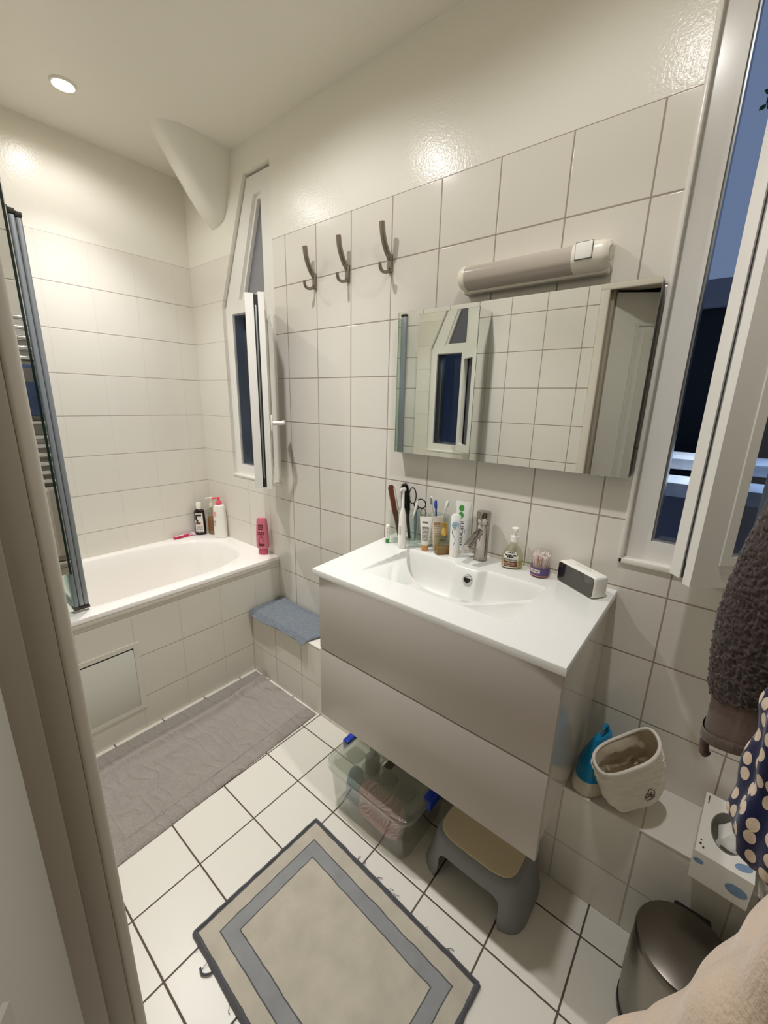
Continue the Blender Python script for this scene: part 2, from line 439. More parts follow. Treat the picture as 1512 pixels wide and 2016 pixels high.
def sash(w, hinge, ang_deg, width, z0, z1, handle_z=None, latch=False, glass=None):
    """casement sash: local x runs from the hinge to the free edge, +y = the room face when closed"""
    e = bpy.data.objects.new('sash', None)
    R = Matrix.Rotation(math.radians(ang_deg), 3, 'Z')
    def T(bm):
        bmesh.ops.rotate(bm, verts=bm.verts, cent=(0, 0, 0), matrix=R)
        bmesh.ops.translate(bm, verts=bm.verts, vec=(hinge[0], hinge[1], 0))
    o = [(0, z0), (width, z0), (width, z1), (0, z1)]
    bm = BM()
    ringprism(bm, o, inset(o, .062), lambda p: (p[0], .0, p[1]), lambda p: (p[0], -.024, p[1]))     # inner lip
    q = inset(o, .005)
    ringprism(bm, q, inset(o, .062), lambda p: (p[0], -.042, p[1]), lambda p: (p[0], -.076, p[1]))  # outer rebate
    qq = inset(o, .05)
    bmesh.ops.recalc_face_normals(bm, faces=bm.faces); T(bm)
    s = obj('sash', bm, M_pvc, w, smooth=False)
    bm = BM(); ringprism(bm, inset(o, .0085), inset(o, .06), lambda p: (p[0], -.0235, p[1]), lambda p: (p[0], -.0425, p[1])); T(bm)
    obj('seal', bm, M_seal, s, smooth=False)
    bm = BM(); box(bm, width-.0095, width-.007, -.037, -.031, z0+.05, z1-.05, .001); T(bm); obj('bolt_rail', bm, M_alu, s)
    i1 = inset(o, .056)
    bm = BM(); ringprism(bm, i1, inset(o, .078), lambda p: (p[0], .004, p[1]), lambda p: (p[0], -.02, p[1])); bmesh.ops.recalc_face_normals(bm, faces=bm.faces); T(bm)
    obj('glazing_bead', bm, M_pvc, s, smooth=False)
    bm = BM(); prism(bm, inset(o, .06), lambda p: (p[0], -.022, p[1]), lambda p: (p[0], -.03, p[1])); T(bm); obj('pane', bm, glass or M_frost, s, smooth=False)
    if handle_z:
        bm = BM(); box(bm, width-.045, width-.015, 0, .012, handle_z-.035, handle_z+.035, .004)
        tube(bm, spline([(width-.03, .01, handle_z), (width-.03, .045, handle_z), (width-.04, .056, handle_z), (width-.13, .058, handle_z)], 5), .0095); T(bm)
        obj('handle', bm, M_pvc, s)
    return s
# local +y must be the inner face: closed sash points along -x (180 deg) with +y -> -y
sash(w1, (-.345, -.004), 322, .290, 1.050, 1.868, 1.345, glass=M_frost)
sash(w2, (1.632, -.004), 220, .248, 1.05, 2.39, None, glass=gl('tinted_pane', rgb(196, 206, 220), .6, .12, .22, rgb(120, 134, 156)))

# ------------------------------------------------------------------ dusk courtyard behind the windows
bm = BM(); box(bm, -5, -.4, 2.2, 2.4, -1, 3.6); obj('wall_courtyard_left', bm, M_out_grey, struct=True, smooth=False)
bm = BM(); box(bm, -.4, 6, 2.4, 2.6, -1, 2.27); obj('wall_courtyard', bm, M_out_dark, struct=True, smooth=False)
bm = BM(); box(bm, -.4, 6, 2.36, 2.42, 2.10, 2.27); obj('trim_5', bm, M_out_grey, struct=True, smooth=False)
bm = BM(); box(bm, .9, 4, 1.2, 1.4, -1, 1.03); obj('wall_parapet', bm, M_out_grey, struct=True, smooth=False)
bm = BM(); box(bm, .9, 4, 1.15, 1.45, 1.03, 1.10, .01); box(bm, .9, 4, 1.46, 1.9, 1.13, 1.19, .01); obj('trim_6', bm, M_out_light, struct=True)
bm = BM(); tube(bm, [(-2.35, 2.3, -1), (-2.35, 2.3, 3.0)], .055); obj('trim_7', bm, M_out_light, struct=True)

# ================================================================== FIXTURES
# ---- recessed ceiling spotlights (three in a row)
M_bulb = mat('spot_bulb', rgb(255, 240, 215), .4, emit=rgb(255, 236, 208), estr=60)
spots = [(-.695, -.610, 'recessed ceiling spotlight over the bathtub, the only one inside the photo'),
         (.17, -.62, 'recessed ceiling spotlight above the middle of the floor, between the other two'),
         (1.165, -.60, 'recessed ceiling spotlight in front of the doorway, nearest the camera')]
for x, y, lab in spots:
    t = thing('ceiling_spotlight', lab, 'ceiling light', (x, y, ZC), 0, 'recessed ceiling spotlights')
    bm = BM(); lathe(bm, x, y, [(ZC-.0005, .044), (ZC-.006, .042), (ZC-.007, .036), (ZC-.004, .032), (ZC-.0005, .032)], 32, cap0=False, cap1=False)
    obj('trim_ring', bm, M_white, t)
    bm = BM(); lathe(bm, x, y, [(ZC-.0004, .031), (ZC-.0035, .029), (ZC-.005, .02), (ZC-.0055, .004)], 28); bmesh.ops.recalc_face_normals(bm, faces=bm.faces)
    obj('bulb', bm, M_bulb, t)

# ---- bathtub
def rect_ring(x0, x1, y0, y1, z, n):
    cx, cy, hx, hy = (x0+x1)/2, (y0+y1)/2, (x1-x0)/2, (y1-y0)/2
    out = []
    for i in range(n):
        a = 2*PI*i/n+.0001; c, s = math.cos(a)*hx, math.sin(a)*hy
        k = 1/max(abs(c)/hx, abs(s)/hy); out.append((cx+c*k, cy+s*k, z))
    return out
tub = thing('bathtub', 'white built-in bathtub along the left wall behind a tiled front', 'bathtub', (-.69, -.6, 0))
bm = BM(); n = 96
cx, cy = -.705, -.60
R = [rect_ring(XL+.001, -.3385, YF+.001, -.001, .597, n), rect_ring(XL+.001, -.3385, YF+.001, -.001, .6138, n), rect_ring(XL+.002, -.3395, YF+.002, -.002, .615, n)]
for z, rx, ry, p in ((.6155, .298, .520, 3.2), (.613, .290, .511, 3.1), (.600, .282, .500, 3.), (.52, .262, .470, 2.9), (.40, .245, .430, 2.8), (.26, .225, .39, 2.7), (.205, .18, .34, 2.6), (.198, .08, .2, 2.3)):
    R.append(ringpts(cx, cy, z, rx, ry, n, p, .0001))
loft(bm, R, False, True)
bmesh.ops.recalc_face_normals(bm, faces=bm.faces)
obj('tub', bm, M_enamel, tub, ang=40)
bm = BM(); box(bm, -.36, -.344, YF+.001, -.0005, .0, .597, .001); obj('tiled_front', bm, M_apron, tub, smooth=False)
bm = BM(); box(bm, -.345, -.3395, YF+.001, -.0005, .576, .5975, .001); obj('edge_strip', bm, mat('edge_strip_paint', rgb(216, 211, 198), .25), tub)
h = [( -1.02, .105), (-.742, .105), (-.742, .432), (-1.02, .432)]
bm = BM(); ringprism(bm, h, inset(h, .02), lambda p: (-.3445, p[0], p[1]), lambda p: (-.3405, p[0], p[1])); bmesh.ops.recalc_face_normals(bm, faces=bm.faces)
fr = obj('hatch_frame', bm, mat('hatch_frame_paint', rgb(220, 216, 204), .3), tub, smooth=False)
bm = BM(); box(bm, -.3445, -.3415, -1.0, -.7625, .1255, .405, .001); obj('hatch_panel', bm, mat('hatch_paint', rgb(216, 216, 206), .25), fr)
bm = BM(); box(bm, -.3442, -.3422, -1.0, -.7625, .406, .4115); obj('hatch_gap', bm, M_seal, fr, smooth=False)
bm = BM(); box(bm, -.344, -.340, -.768, -.7625, .404, .4125, .001); obj('latch', bm, M_seal, fr)

# ---- shower screen
M_cap = mat('dark_end_cap', rgb(48, 42, 38), .5)
M_sglass = gl('screen_glass', rgb(238, 244, 241), .3)
sc_ = thing('shower_screen', 'folding glass shower screen with grey profiles standing on the bathtub rim', 'shower screen', (-.40, -.9, .616))
def panel_prof(x0, x1, y0, y1, z0=.636, z1=1.985):
    bm = BM(); box(bm, x0, x1, y0, y1, z0, z1, .0055, 4); return bm
bm = BM(); box(bm, -.385, -.345, YF, YF+.02, .63, 2.0, .003); obj('wall_profile', bm, M_alu2, sc_)
bm = BM(); box(bm, -.386, -.344, YF, YF+.024, 2.0, 2.014, .003); obj('end_cap', bm, M_cap, sc_)
bm = BM(); box(bm, -.385, -.379, YF+.02, -.912, .636, 1.985, .0015); obj('glass_panel', bm, M_sglass, sc_)
for k, y in enumerate((-.914, -.897, -.880)):
    zt = 1.995-.006*k
    bm = panel_prof(-.432, -.402, y-.0085, y+.0085, .640, zt); pr = obj('profile', bm, M_alu2, sc_)
    bm = BM(); box(bm, -.434, -.400, y-.0095, y+.0095, zt, zt+.016, .003); obj('end_cap', bm, M_cap, pr)
    bm = BM(); box(bm, -.434, -.400, y-.0095, y+.0095, .626, .640, .003); obj('end_cap', bm, M_cap, pr)
    bm = BM(); box(bm, -.74, -.430, y-.003, y+.003, .648, 1.98, .001); obj('glass_panel', bm, M_sglass, sc_)
bm = BM(); box(bm, -.74, -.430, -.921, -.907, .622, .650, .004); obj('bottom_rail', bm, M_alu2, sc_)

# ---- vanity
van = thing('vanity_cabinet', 'wall-hung light grey vanity unit with two wide drawers under the basin', 'cabinet', (.9, -.24, .395))
bm = BM()
oc_ = [(.534, -.462), (1.268, -.462), (1.268, -.0005), (.534, -.0005)]
ringprism(bm, oc_, inset(oc_, .016), lambda p: (p[0], p[1], .397), lambda p: (p[0], p[1], .9105)); bmesh.ops.recalc_face_normals(bm, faces=bm.faces)
box(bm, .54, 1.262, -.456, -.006, .397, .413); obj('body', bm, M_cabw, van, smooth=False)
for z0, z1 in ((.396, .6515), (.6555, .911)):
    bm = BM(); box(bm, .528, 1.276, -.484, -.4635, z0, z1, .0018, 2); obj('drawer', bm, M_cab, van)
ZB = .931
def basin_depth(x, y):
    u = (x-.868)/.247; v = (y+.388)/.268
    if abs(u) >= 1 or v <= 0: return 0.
    def sm(t): t = max(0., min(1., t)); return t*t*(3-2*t)
    vb = 1.0-.09*(1-sm((abs(x-.868)-.036)/.03))       # tap platform bites into the back wall
    if v >= vb: return 0.
    va = .22+.74*u*u
    e = sm((1-abs(u))/.03)*sm(v/.03)
    d = .004*e+.022*min(1, v/max(va, .02))*e
    if v > va-.03:
        s = (v-va+.03)/max(.08, (vb-va))
        d += .088*sm(s/.55)-.002*math.exp(-((v-va)/.02)**2)
    d *= sm((vb-v)/.15)
    return d
bm = BM()
def bx(s, t):
    y = -.487+.487*t; x0 = .503-.037*t
    return (x0+(1.279-x0)*s, y)
NU, NV = 310, 200
V = grid(bm, lambda s, t: (*bx(s, t), ZB-basin_depth(*bx(s, t))), NU, NV)
# skirt
edge = [V[i][0] for i in range(NU+1)]+[V[NU][j] for j in range(1, NV+1)]+[V[i][NV] for i in range(NU-1, -1, -1)]+[V[0][j] for j in range(NV-1, 0, -1)]
low = []
for k in (0, 1):
    ring = []
    for v in edge:
        o_ = Vector((v.co.x-.88, v.co.y+.24, 0)); o_ = Vector((math.copysign(.0014, o_.x) if abs(o_.x) > .36 else 0, -.0014 if v.co.y < -.48 else 0, 0))*(1 if k == 0 else 1)
        ring.append(bm.verts.new((v.co.x+o_.x, min(v.co.y+o_.y, 0), ZB-(.0022 if k == 0 else .0195))))
    low.append(ring)
for A, B in ((edge, low[0]), (low[0], low[1])):
    for i in range(len(A)): bm.faces.new((A[i-1], B[i-1], B[i], A[i]))
bmesh.ops.recalc_face_normals(bm, faces=bm.faces)
basin = obj('washbasin', bm, M_ceramic, None, ang=50, loc=(.88, -.24, ZB))
tag(basin, 'white ceramic washbasin top with a curved bowl on the grey vanity', 'sink')
# overflow ring and plug
oy = -.16
while basin_depth(.879, oy) > .034: oy += .0005
oz = ZB-basin_depth(.879, oy)
ovc = Vector((.879, oy, oz)); nrm = Vector((.0, -.93, .36)).normalized()
q = Vector((0, 0, 1)).rotation_difference(nrm).to_matrix()
bm = BM(); lathe(bm, 0, 0, [(-.004, .0168), (.002, .0168), (.0042, .0148), (.0036, .0114), (-.004, .0110)], 28, cap0=False, cap1=False)
bmesh.ops.rotate(bm, verts=bm.verts, cent=(0, 0, 0), matrix=q); bmesh.ops.translate(bm, verts=bm.verts, vec=ovc)
ov = obj('overflow_ring', bm, M_chrome, basin)
bm = BM(); lathe(bm, 0, 0, [(-.001, .0112), (.0005, .0112)], 20); bmesh.ops.rotate(bm, verts=bm.verts, cent=(0, 0, 0), matrix=q); bmesh.ops.translate(bm, verts=bm.verts, vec=ovc)
obj('overflow_hole', bm, M_black, ov)
pz = ZB-basin_depth(.868, -.24)
bm = BM(); lathe(bm, .868, -.225, [(pz-.004, .03), (pz+.004, .03), (pz+.006, .026), (pz+.007, .004)], 28); obj('drain_plug', bm, M_chrome, basin)

# ---- tap
fx, fy = .863, -.044
M_chr2 = mat('tap_chrome', rgb(176, 170, 164), .1, metal=1.)
tap = thing('faucet', 'chrome single-lever mixer tap standing at the back of the washbasin', 'faucet', (fx, fy, ZB))
bm = BM(); lathe(bm, fx, fy, [(ZB, .0245), (ZB+.003, .0238), (ZB+.02, .0225), (ZB+.128, .0225), (ZB+.1285, .0215), (ZB+.131, .0215)], 40); obj('body', bm, M_chr2, tap)
bm = BM(); lathe(bm, fx, fy, [(ZB+.131, .0232), (ZB+.132, .0238), (ZB+.166, .0242), (ZB+.171, .0225), (ZB+.173, .012)], 40)
box(bm, fx-.006, fx+.006, fy-.031, fy-.018, ZB+.137, ZB+.165, .002); obj('lever', bm, M_chr2, tap)
bm = BM(); tube(bm, spline([(fx, fy+.004, ZB+.098), (fx-.002, fy-.022, ZB+.101), (fx-.006, fy-.05, ZB+.088), (fx-.011, fy-.088, ZB+.062)], 6), [.013]*6+[.0135]*6+[.0128]*6+[.0125], 20); obj('spout', bm, M_chr2, tap)

# ---- main mirror cabinet
YM = -.045
mc = thing('mirror_cabinet', 'wide shallow mirror on the tiled wall above the washbasin', 'mirror', (.866, YM/2, 1.26))
mz0, mz1 = 1.266, 1.752
bm = BM(); box(bm, .474, 1.262, YM+.004, -.0005, mz0+.002, mz1-.002, .0005); obj('body', bm, M_edge, mc, smooth=False)
bm = BM(); box(bm, .4735, 1.2625, YM, YM+.0042, mz0, mz1, .0004, 1); obj('mirror_glass', bm, M_mirror, mc, smooth=False)

# ---- opposite mirror cabinet (seen in the mirror and at the left edge)
oc = thing('mirror_cabinet', 'tall mirrored wall cabinet beside the shower screen, its dark edge at the left jamb', 'mirror', (.05, YF+.08, 1.02))
bm = BM(); box(bm, -.145, .262, YF+.0005, -1.0545, 1.022, 1.968, .0005); obj('body', bm, M_mirror, oc, smooth=False)
bm = BM(); box(bm, -.146, .2625, -1.0545, -1.050, 1.020, 1.970, .0003, 1); obj('mirror_door', bm, mat('green_glass_edge', rgb(20, 48, 44), .15), oc, smooth=False)
bm = BM(); box(bm, -.1455, .2620, -1.0501, -1.0485, 1.021, 1.969); obj('mirror_glass', bm, M_mirror, oc, smooth=False)

# ---- wall lamp over the mirror
lx0, lx1, lz = .712, 1.138, 1.823
lamp = thing('wall_lamp', 'unlit white strip lamp with a frosted cover above the mirror', 'wall lamp', (.925, -.02, lz))
def dsec(y0, d, h, n=18, p=2.6):      # D-shaped section: list of (y, z)
    return [(y0-d*abs(math.sin(PI*i/n))**(2/p), lz+h*math.copysign(abs(math.cos(PI*i/n))**(2/p), math.cos(PI*i/n))) for i in range(n+1)]
def dbar(x0, x1, y0, d, h, r=0.):
    bm = BM(); rings = []
    st = [(x0, .80), (x0+.006, .93), (x0+.016, 1.)] if r < 0 else [(x0, 1.)]
    st += [(x1-.016, 1.), (x1-.006, .93), (x1, .80)] if r > 0 else [(x1, 1.)]
    for x, k in st: rings.append([(x, y, lz+(z-lz)*k) for y, z in dsec(y0, d*k, h*k)]+[(x, min(0, y0+.012), lz-h*k), (x, min(0, y0+.012), lz+h*k)])
    loft(bm, rings); bmesh.ops.recalc_face_normals(bm, faces=bm.faces); return bm
M_lampw = mat('lamp_housing', rgb(236, 230, 214), .3)
bm = BM(); box(bm, lx0+.006, lx1-.004, -.03, -.0005, lz-.042, lz+.036, .006, 3); obj('base', bm, M_lampw, lamp)
obj('end_cap', dbar(lx0, lx0+.028, -.012, .062, .036, -1), M_lampw, lamp)
obj('diffuser', dbar(lx0+.028, 1.052, -.012, .0615, .0345), mat('frosted_diffuser', rgb(196, 186, 174), .22, trans=.12), lamp)
hd = obj('switch_housing', dbar(1.052, lx1, -.012, .062, .036, 1), M_lampw, lamp)
bm = BM(); box(bm, 1.062, 1.102, -.0775, -.070, lz-.012, lz+.026, .002); obj('rocker_switch', bm, M_whitep, hd)
bm = BM(); ringprism(bm, [(1.061, lz-.0135), (1.1035, lz-.0135), (1.1035, lz+.0275), (1.061, lz+.0275)], [(1.0625, lz-.012), (1.102, lz-.012), (1.102, lz+.026), (1.0625, lz+.026)], lambda p: (p[0], -.0735, p[1]), lambda p: (p[0], -.0747, p[1])); bmesh.ops.recalc_face_normals(bm, faces=bm.faces)
obj('switch_surround', bm, M_edge, hd, smooth=False)
bm = BM(); lathe(bm, 0, 0, [(0, .018), (.002, .019), (.0035, .017), (-.001, .014)], 24, cap0=False); bmesh.ops.rotate(bm, verts=bm.verts, cent=(0, 0, 0), matrix=Matrix.Rotation(PI/2, 3, 'Y')); bmesh.ops.translate(bm, verts=bm.verts, vec=(lx1-.003, -.038, lz))
obj('shaver_socket', bm, mat('socket_grey', rgb(110, 104, 96), .5), hd)

# ---- coat hooks
hlab = ['brushed metal double coat hook nearest the narrow window, leftmost of three', 'brushed metal double coat hook in the middle of the row of three', 'brushed metal double coat hook nearest the mirror, rightmost of three']
for x, lab in zip((-.006, .186, .398), hlab):
    t = thing('coat_hook', lab, 'hook', (x, 0, 1.90), 0, 'double coat hooks on the tiled wall')
    bm = BM(); box(bm, x-.0095, x+.0095, -.013, .001, 1.898, 1.958, .004, 3); obj('back_plate', bm, M_steel, t)
    bm = BM(); tube(bm, spline([(x, -.006, 1.938), (x, -.020, 1.956), (x, -.037, 1.982), (x, -.049, 2.012), (x, -.055, 2.046)], 6), [.0085]*6+[.0102]*18+[.0102], 16); obj('upper_hook', bm, M_steel, t)
    bm = BM(); tube(bm, spline([(x, -.008, 1.907), (x, -.026, 1.897), (x, -.046, 1.895), (x, -.058, 1.903), (x, -.062, 1.920)], 6), .0060, 14); obj('lower_hook', bm, M_steel, t)
    for z in (1.945, 1.910):
        bm = BM(); r = bmesh.ops.create_uvsphere(bm, u_segments=10, v_segments=6, radius=.0028); bmesh.ops.translate(bm, verts=r['verts'], vec=(x+.004, -.0135, z))
        obj('screw', bm, M_edge, t)

# ================================================================== WASHBASIN TOP: SMALL THINGS
def tubebody(zs, n=28):
    """zs: (z, rx, ry)"""
    bm = BM(); loft(bm, [ringpts(0, 0, z, a, b, n) for z, a, b in zs]); return bm
def interp(zs, z):
    for (z0, a0, b0), (z1, a1, b1) in zip(zs, zs[1:]):
        if z0 <= z <= z1:
            k = (z-z0)/(z1-z0+1e-9); return a0+(a1-a0)*k, b0+(b1-b0)*k
    return zs[-1][1:]
def on_body(bm, zs, a0, a1, z0, z1, off=.0005, n=8):
    a, b = interp(zs, z0); c, d = interp(zs, z1)
    patch(bm, 0, 0, a, b, a0, a1, z0, z1, 2., n, off, c, d)
def print_rows(bm, zs, a0, a1, rows, h, seed=1, off=.0007):
    rnd = random.Random(seed)
    for z in rows:
        a = a0
        while a < a1-3:
            e = min(a1, a+rnd.uniform(.15, .4)*(a1-a0)); on_body(bm, zs, a, e, z, z+h, off, 4); a = e+.06*(a1-a0)

ink = mat('black_print', rgb(40, 38, 38), .5); inkg = mat('grey_print', rgb(120, 112, 104), .5); inkb = mat('tan_print', rgb(176, 140, 100), .5)
M_tubew = mat('white_tube', rgb(238, 236, 228), .32)

# electric toothbrush
t = thing('electric_toothbrush', 'white electric toothbrush standing upright in front of the glass holders', 'toothbrush', (.592, -.136, ZB))
bm = BM(); lathe(bm, 0, 0, [(0, .0135), (.002, .0145), (.03, .0145), (.09, .0138), (.125, .0125), (.138, .0085), (.141, .0080)], 28); obj('handle', bm, M_whitep, t, world=False)
bm = BM(); lathe(bm, 0, 0, [(.141, .0082), (.146, .0075), (.152, .0048), (.205, .0036), (.214, .0036)], 20)
tube(bm, [(0, .006, .218), (0, -.006, .219)], .0070, 16); obj('brush_head', bm, M_whitep, t, world=False)
bm = BM(); tube(bm, [(0, -.006, .219), (0, -.015, .220)], .0056, 14); obj('bristles', bm, mat('white_bristle', rgb(232, 232, 226), .8), t, world=False)
bm = BM(); box(bm, -.004, .004, -.0155, -.0135, .055, .085, .0015); obj('button', bm, mat('pale_grey_plastic', rgb(206, 204, 198), .4), t, world=False)

# lip balm
t = thing('lip_balm', 'small white lip balm stick with a green end at the left end of the basin', 'lip balm', (.520, -.130, ZB))
bm = BM(); lathe(bm, 0, 0, [(0, .0075), (.0185, .0075)], 20); obj('green_cap', bm, mat('green_plastic', rgb(60, 140, 62), .35), t, world=False)
zs = [(.0185, .0079, .0079), (.068, .0079, .0079), (.0705, .006, .006)]
o_ = obj('case', tubebody(zs), M_whitep, t, world=False)
bm = BM()
for a in (-75, -52): print_rows(bm, zs, a, a+9, [.026+.005*k for k in range(7)], .0032, 3)
obj('lettering', bm, ink, o_, world=False)

# glass holders
def glass_holder(loc, hx, hy, h, lab, rotz=0):
    t = thing('glass_holder', lab, 'glass', loc, rotz, 'square glass holders on the basin')
    bm = BM(); p = 9
    out = [ringpts(0, 0, z, hx*k, hy*k, 36, p) for z, k in ((0, .92), (.003, .97), (.02, .98), (h, 1.0))]
    inn = [ringpts(0, 0, z, (hx-.0035)*k, (hy-.0035)*k, 36, p) for z, k in ((h, 1.), (.03, .98), (.009, .95))]
    loft(bm, out+inn); bmesh.ops.recalc_face_normals(bm, faces=bm.faces)
    obj('glass', bm, gl('greenish_glass', rgb(245, 248, 246), .6), t, world=False, ang=50)
    return t
glass_holder((.567, -.068, ZB), .066, .040, .122, 'larger clear glass holder full of combs, brushes and scissors')
glass_holder((.680, -.034, ZB), .036, .028, .124, 'smaller clear glass holder with the toothbrushes behind the cream tubes')

def stick(name, lab, cat, p0, p1, parts, group=None):
    """a thing lying along p0 -> p1; parts: (name, list of (t, rx, ry), material)"""
    p0 = Vector(p0); p1 = Vector(p1); d = p1-p0
    t = thing(name, lab, cat, p0, 0, group)
    q = Vector((0, 0, 1)).rotation_difference(d.normalized()).to_matrix()
    for nm, zs, m in parts:
        bm = BM(); loft(bm, [ringpts(ox, oy, k*d.length, a, b, 14) for k, a, b, ox, oy in [(z+(0, 0))[:5] for z in zs]])
        bmesh.ops.rotate(bm, verts=bm.verts, cent=(0, 0, 0), matrix=q); obj(nm, bm, m, t, world=False)
    return t
zg = ZB+.012
# hair comb and brush
M_wood = mat('brown_wood', rgb(88, 44, 30), .35, var=.35, vscale=60.)
t = stick('hair_comb', 'reddish brown wooden comb with white teeth leaning at the left of the holder', 'comb', (.552, -.094, zg), (.493, -.086, 1.145),
      [('comb_body', [(0, .008, .004), (.35, .010, .0045), (.55, .0145, .0055), (.95, .0155, .0055), (1, .009, .003)], M_wood),
       ('teeth', [(.52, .0008, .003, .0160, -.001), (.53, .002, .005, .0160, -.001), (.93, .002, .005, .0160, -.001), (.94, .0008, .003, .0160, -.001)], mat('ivory_teeth', rgb(214, 206, 190), .5))])
hb0, hb1 = Vector((.572, -.060, zg)), Vector((.533, -.052, 1.152))
t = thing('hairbrush', 'black hairbrush with dense bristles standing in the larger glass holder', 'brush', hb0)
d_ = hb1-hb0; q = Vector((0, 0, 1)).rotation_difference(d_.normalized()).to_matrix()
bm = BM(); loft(bm, [ringpts(0, 0, k*d_.length, a, b, 16) for k, a, b in ((0, .005, .005), (.4, .007, .007), (.5, .013, .010), (.75, .019, .013), (.95, .015, .010), (1, .004, .004))]); bmesh.ops.rotate(bm, verts=bm.verts, cent=(0, 0, 0), matrix=q)
obj('handle', bm, M_black, t, world=False)
bm = BM(); rnd = random.Random(4)
for i in range(2200):
    k = rnd.uniform(.5, .99); a = rnd.uniform(0, 2*PI); rr = .020*max(0, math.sin(PI*(k-.42)/.62))**.5+.004; ln = rr+rnd.uniform(.004, .010)
    c, s = math.cos(a), math.sin(a); z = k*d_.length
    v = [bm.verts.new(q @ Vector(p)) for p in ((c*rr*.5-.0006*s, s*rr*.4+.0006*c, z), (c*rr*.5+.0006*s, s*rr*.4-.0006*c, z), (c*ln, s*ln*.8, z+.003))]
    bm.faces.new(v)
o_ = obj('bristles', bm, M_black, t, world=False, smooth=False); o_['kind'] = 'stuff'
# scissors
t = thing('scissors', 'steel scissors with thin black loop handles, handles up in the holder', 'scissors', (.598, -.062, zg))
M_blue = mat('blue_grey_steel', rgb(96, 122, 134), .35, metal=.5)
for s in (-1, 1):
    bm = BM(); loft(bm, [ringpts(s*.0015*(1-k), s*.0012, z, w, .0010, 10) for k, z, w in ((0, .0, .0015), (.4, .05, .0045), (1, .115, .0052), (1, .125, .004))]); obj('blade', bm, M_blue, t, world=False)
for (cx_, cz, rx_, rz_) in ((-.018, .170, .016, .030), (.022, .146, .020, .017)):
    bm = BM(); tube(bm, [(cx_+rx_*math.cos(2*PI*i/24+.1), 0, cz+rz_*math.sin(2*PI*i/24+.1)) for i in range(25)], .0022, 8)
    tube(bm, [(0, 0, .118), (cx_*.6, 0, cz-rz_*.95)], .0024, 8); obj('loop_handle', bm, M_black, t, world=False)
t = stick('toothbrush', 'plain white brush handle leaning over the rim of the larger glass holder', 'toothbrush', (.606, -.092, 1.035), (.622, -.088, 1.105), [('handle', [(0, .002, .003), (.2, .004, .004), (.8, .0048, .004), (1, .002, .002)], M_whitep)])
t.location.z -= .0
t = thing('nail_scissors', 'small grey nail scissors, one round loop showing between the two holders', 'scissors', (.630, -.060, zg))
bm = BM(); tube(bm, [(.012*math.cos(2*PI*i/20), 0, .112+.015*math.sin(2*PI*i/20)) for i in range(21)], .0019, 8); obj('loop_handle', bm, M_steel, t, world=False)
bm = BM(); loft(bm, [ringpts(0, 0, z, w, .001, 8) for z, w in ((0, .001), (.05, .003), (.098, .003))]); obj('blade', bm, M_steel, t, world=False)
# toothbrushes in the small holder
M_br = mat('white_bristles', rgb(235, 236, 232), .8)
def toothbrush(lab, p0, p1, m, brm, head):
    t = stick('toothbrush', lab, 'toothbrush', p0, p1, [('handle', [(0, .004, .004), (.3, .0052, .0045), (.6, .0036, .0034), (.78, .0028, .0026), (.84, .0052, .003), (.98, .0052, .003), (1, .003, .002)], m),
        ('bristles', [(.85, .0036, .004, 0, head*.006), (.86, .0042, .0048, 0, head*.006), (.97, .0042, .0048, 0, head*.006), (.98, .0036, .004, 0, head*.006)], brm)], 'toothbrushes in the smaller glass holder')
toothbrush('white and grey toothbrush standing left of the blue one in the smaller holder', (.672, -.040, zg), (.652, -.045, 1.119), M_whitep, mat('grey_bristle', rgb(150, 146, 140), .7), -1)
toothbrush('dark blue toothbrush standing in the smaller glass holder', (.680, -.036, zg), (.672, -.046, 1.108), mat('blue_plastic', rgb(34, 66, 150), .3), mat('blue_bristle', rgb(70, 110, 180), .7), -1)
toothbrush('slim white toothbrush with pale green bristles leaning out to the right', (.672, -.030, zg), (.718, -.040, 1.112), M_whitep, mat('green_bristle', rgb(150, 206, 178), .7), 1)

# cream tubes
def cream_tube(name, lab, loc, rotz, capz, top, rc, w, body, capm, rows, inkm, big=None, seed=5):
    t = thing(name, lab, 'tube', loc, rotz)
    bm = BM(); lathe(bm, 0, 0, [(0, rc*.93), (.002, rc), (capz-.002, rc), (capz, rc*.95)], 26); obj('cap', bm, capm, t, world=False)
    zs = [(capz, rc*1.02, rc*1.02), (capz+.006, rc*1.18, rc*1.12), (capz+(top-capz)*.5, (rc*1.18+w)/2, rc*.75), (top-.008, w*.98, .0022), (top, w, .0018)]
    b = obj('tube_body', tubebody(zs), body, t, world=False)
    bm = BM(); print_rows(bm, zs, -128, -52, rows, .0026, seed)
    if big:
        for z, h_ in big: on_body(bm, zs, -126, -70, z, z+h_, .0007)
    obj('lettering', bm, inkm, b, world=False)
    return t, zs, b
cream_tube('cream_tube', 'white cream tube standing on its orange cap in front of the smaller holder', (.672, -.102, ZB), math.radians(24), .022, .126, .0125, .0235, M_tubew, mat('orange_cap', rgb(206, 146, 90), .4), [.04+.0048*k for k in range(11)], inkg, [(.103, .006), (.086, .004)])
cream_tube('cream_tube', 'cream coloured tube between the orange-capped tube and the oil bottle', (.702, -.076, ZB), math.radians(52), .020, .128, .012, .0235, mat('cream_tube_body', rgb(232, 222, 206), .35), M_whitep, [.055+.006*k for k in range(9)], inkb, [(.1, .007)], 8)

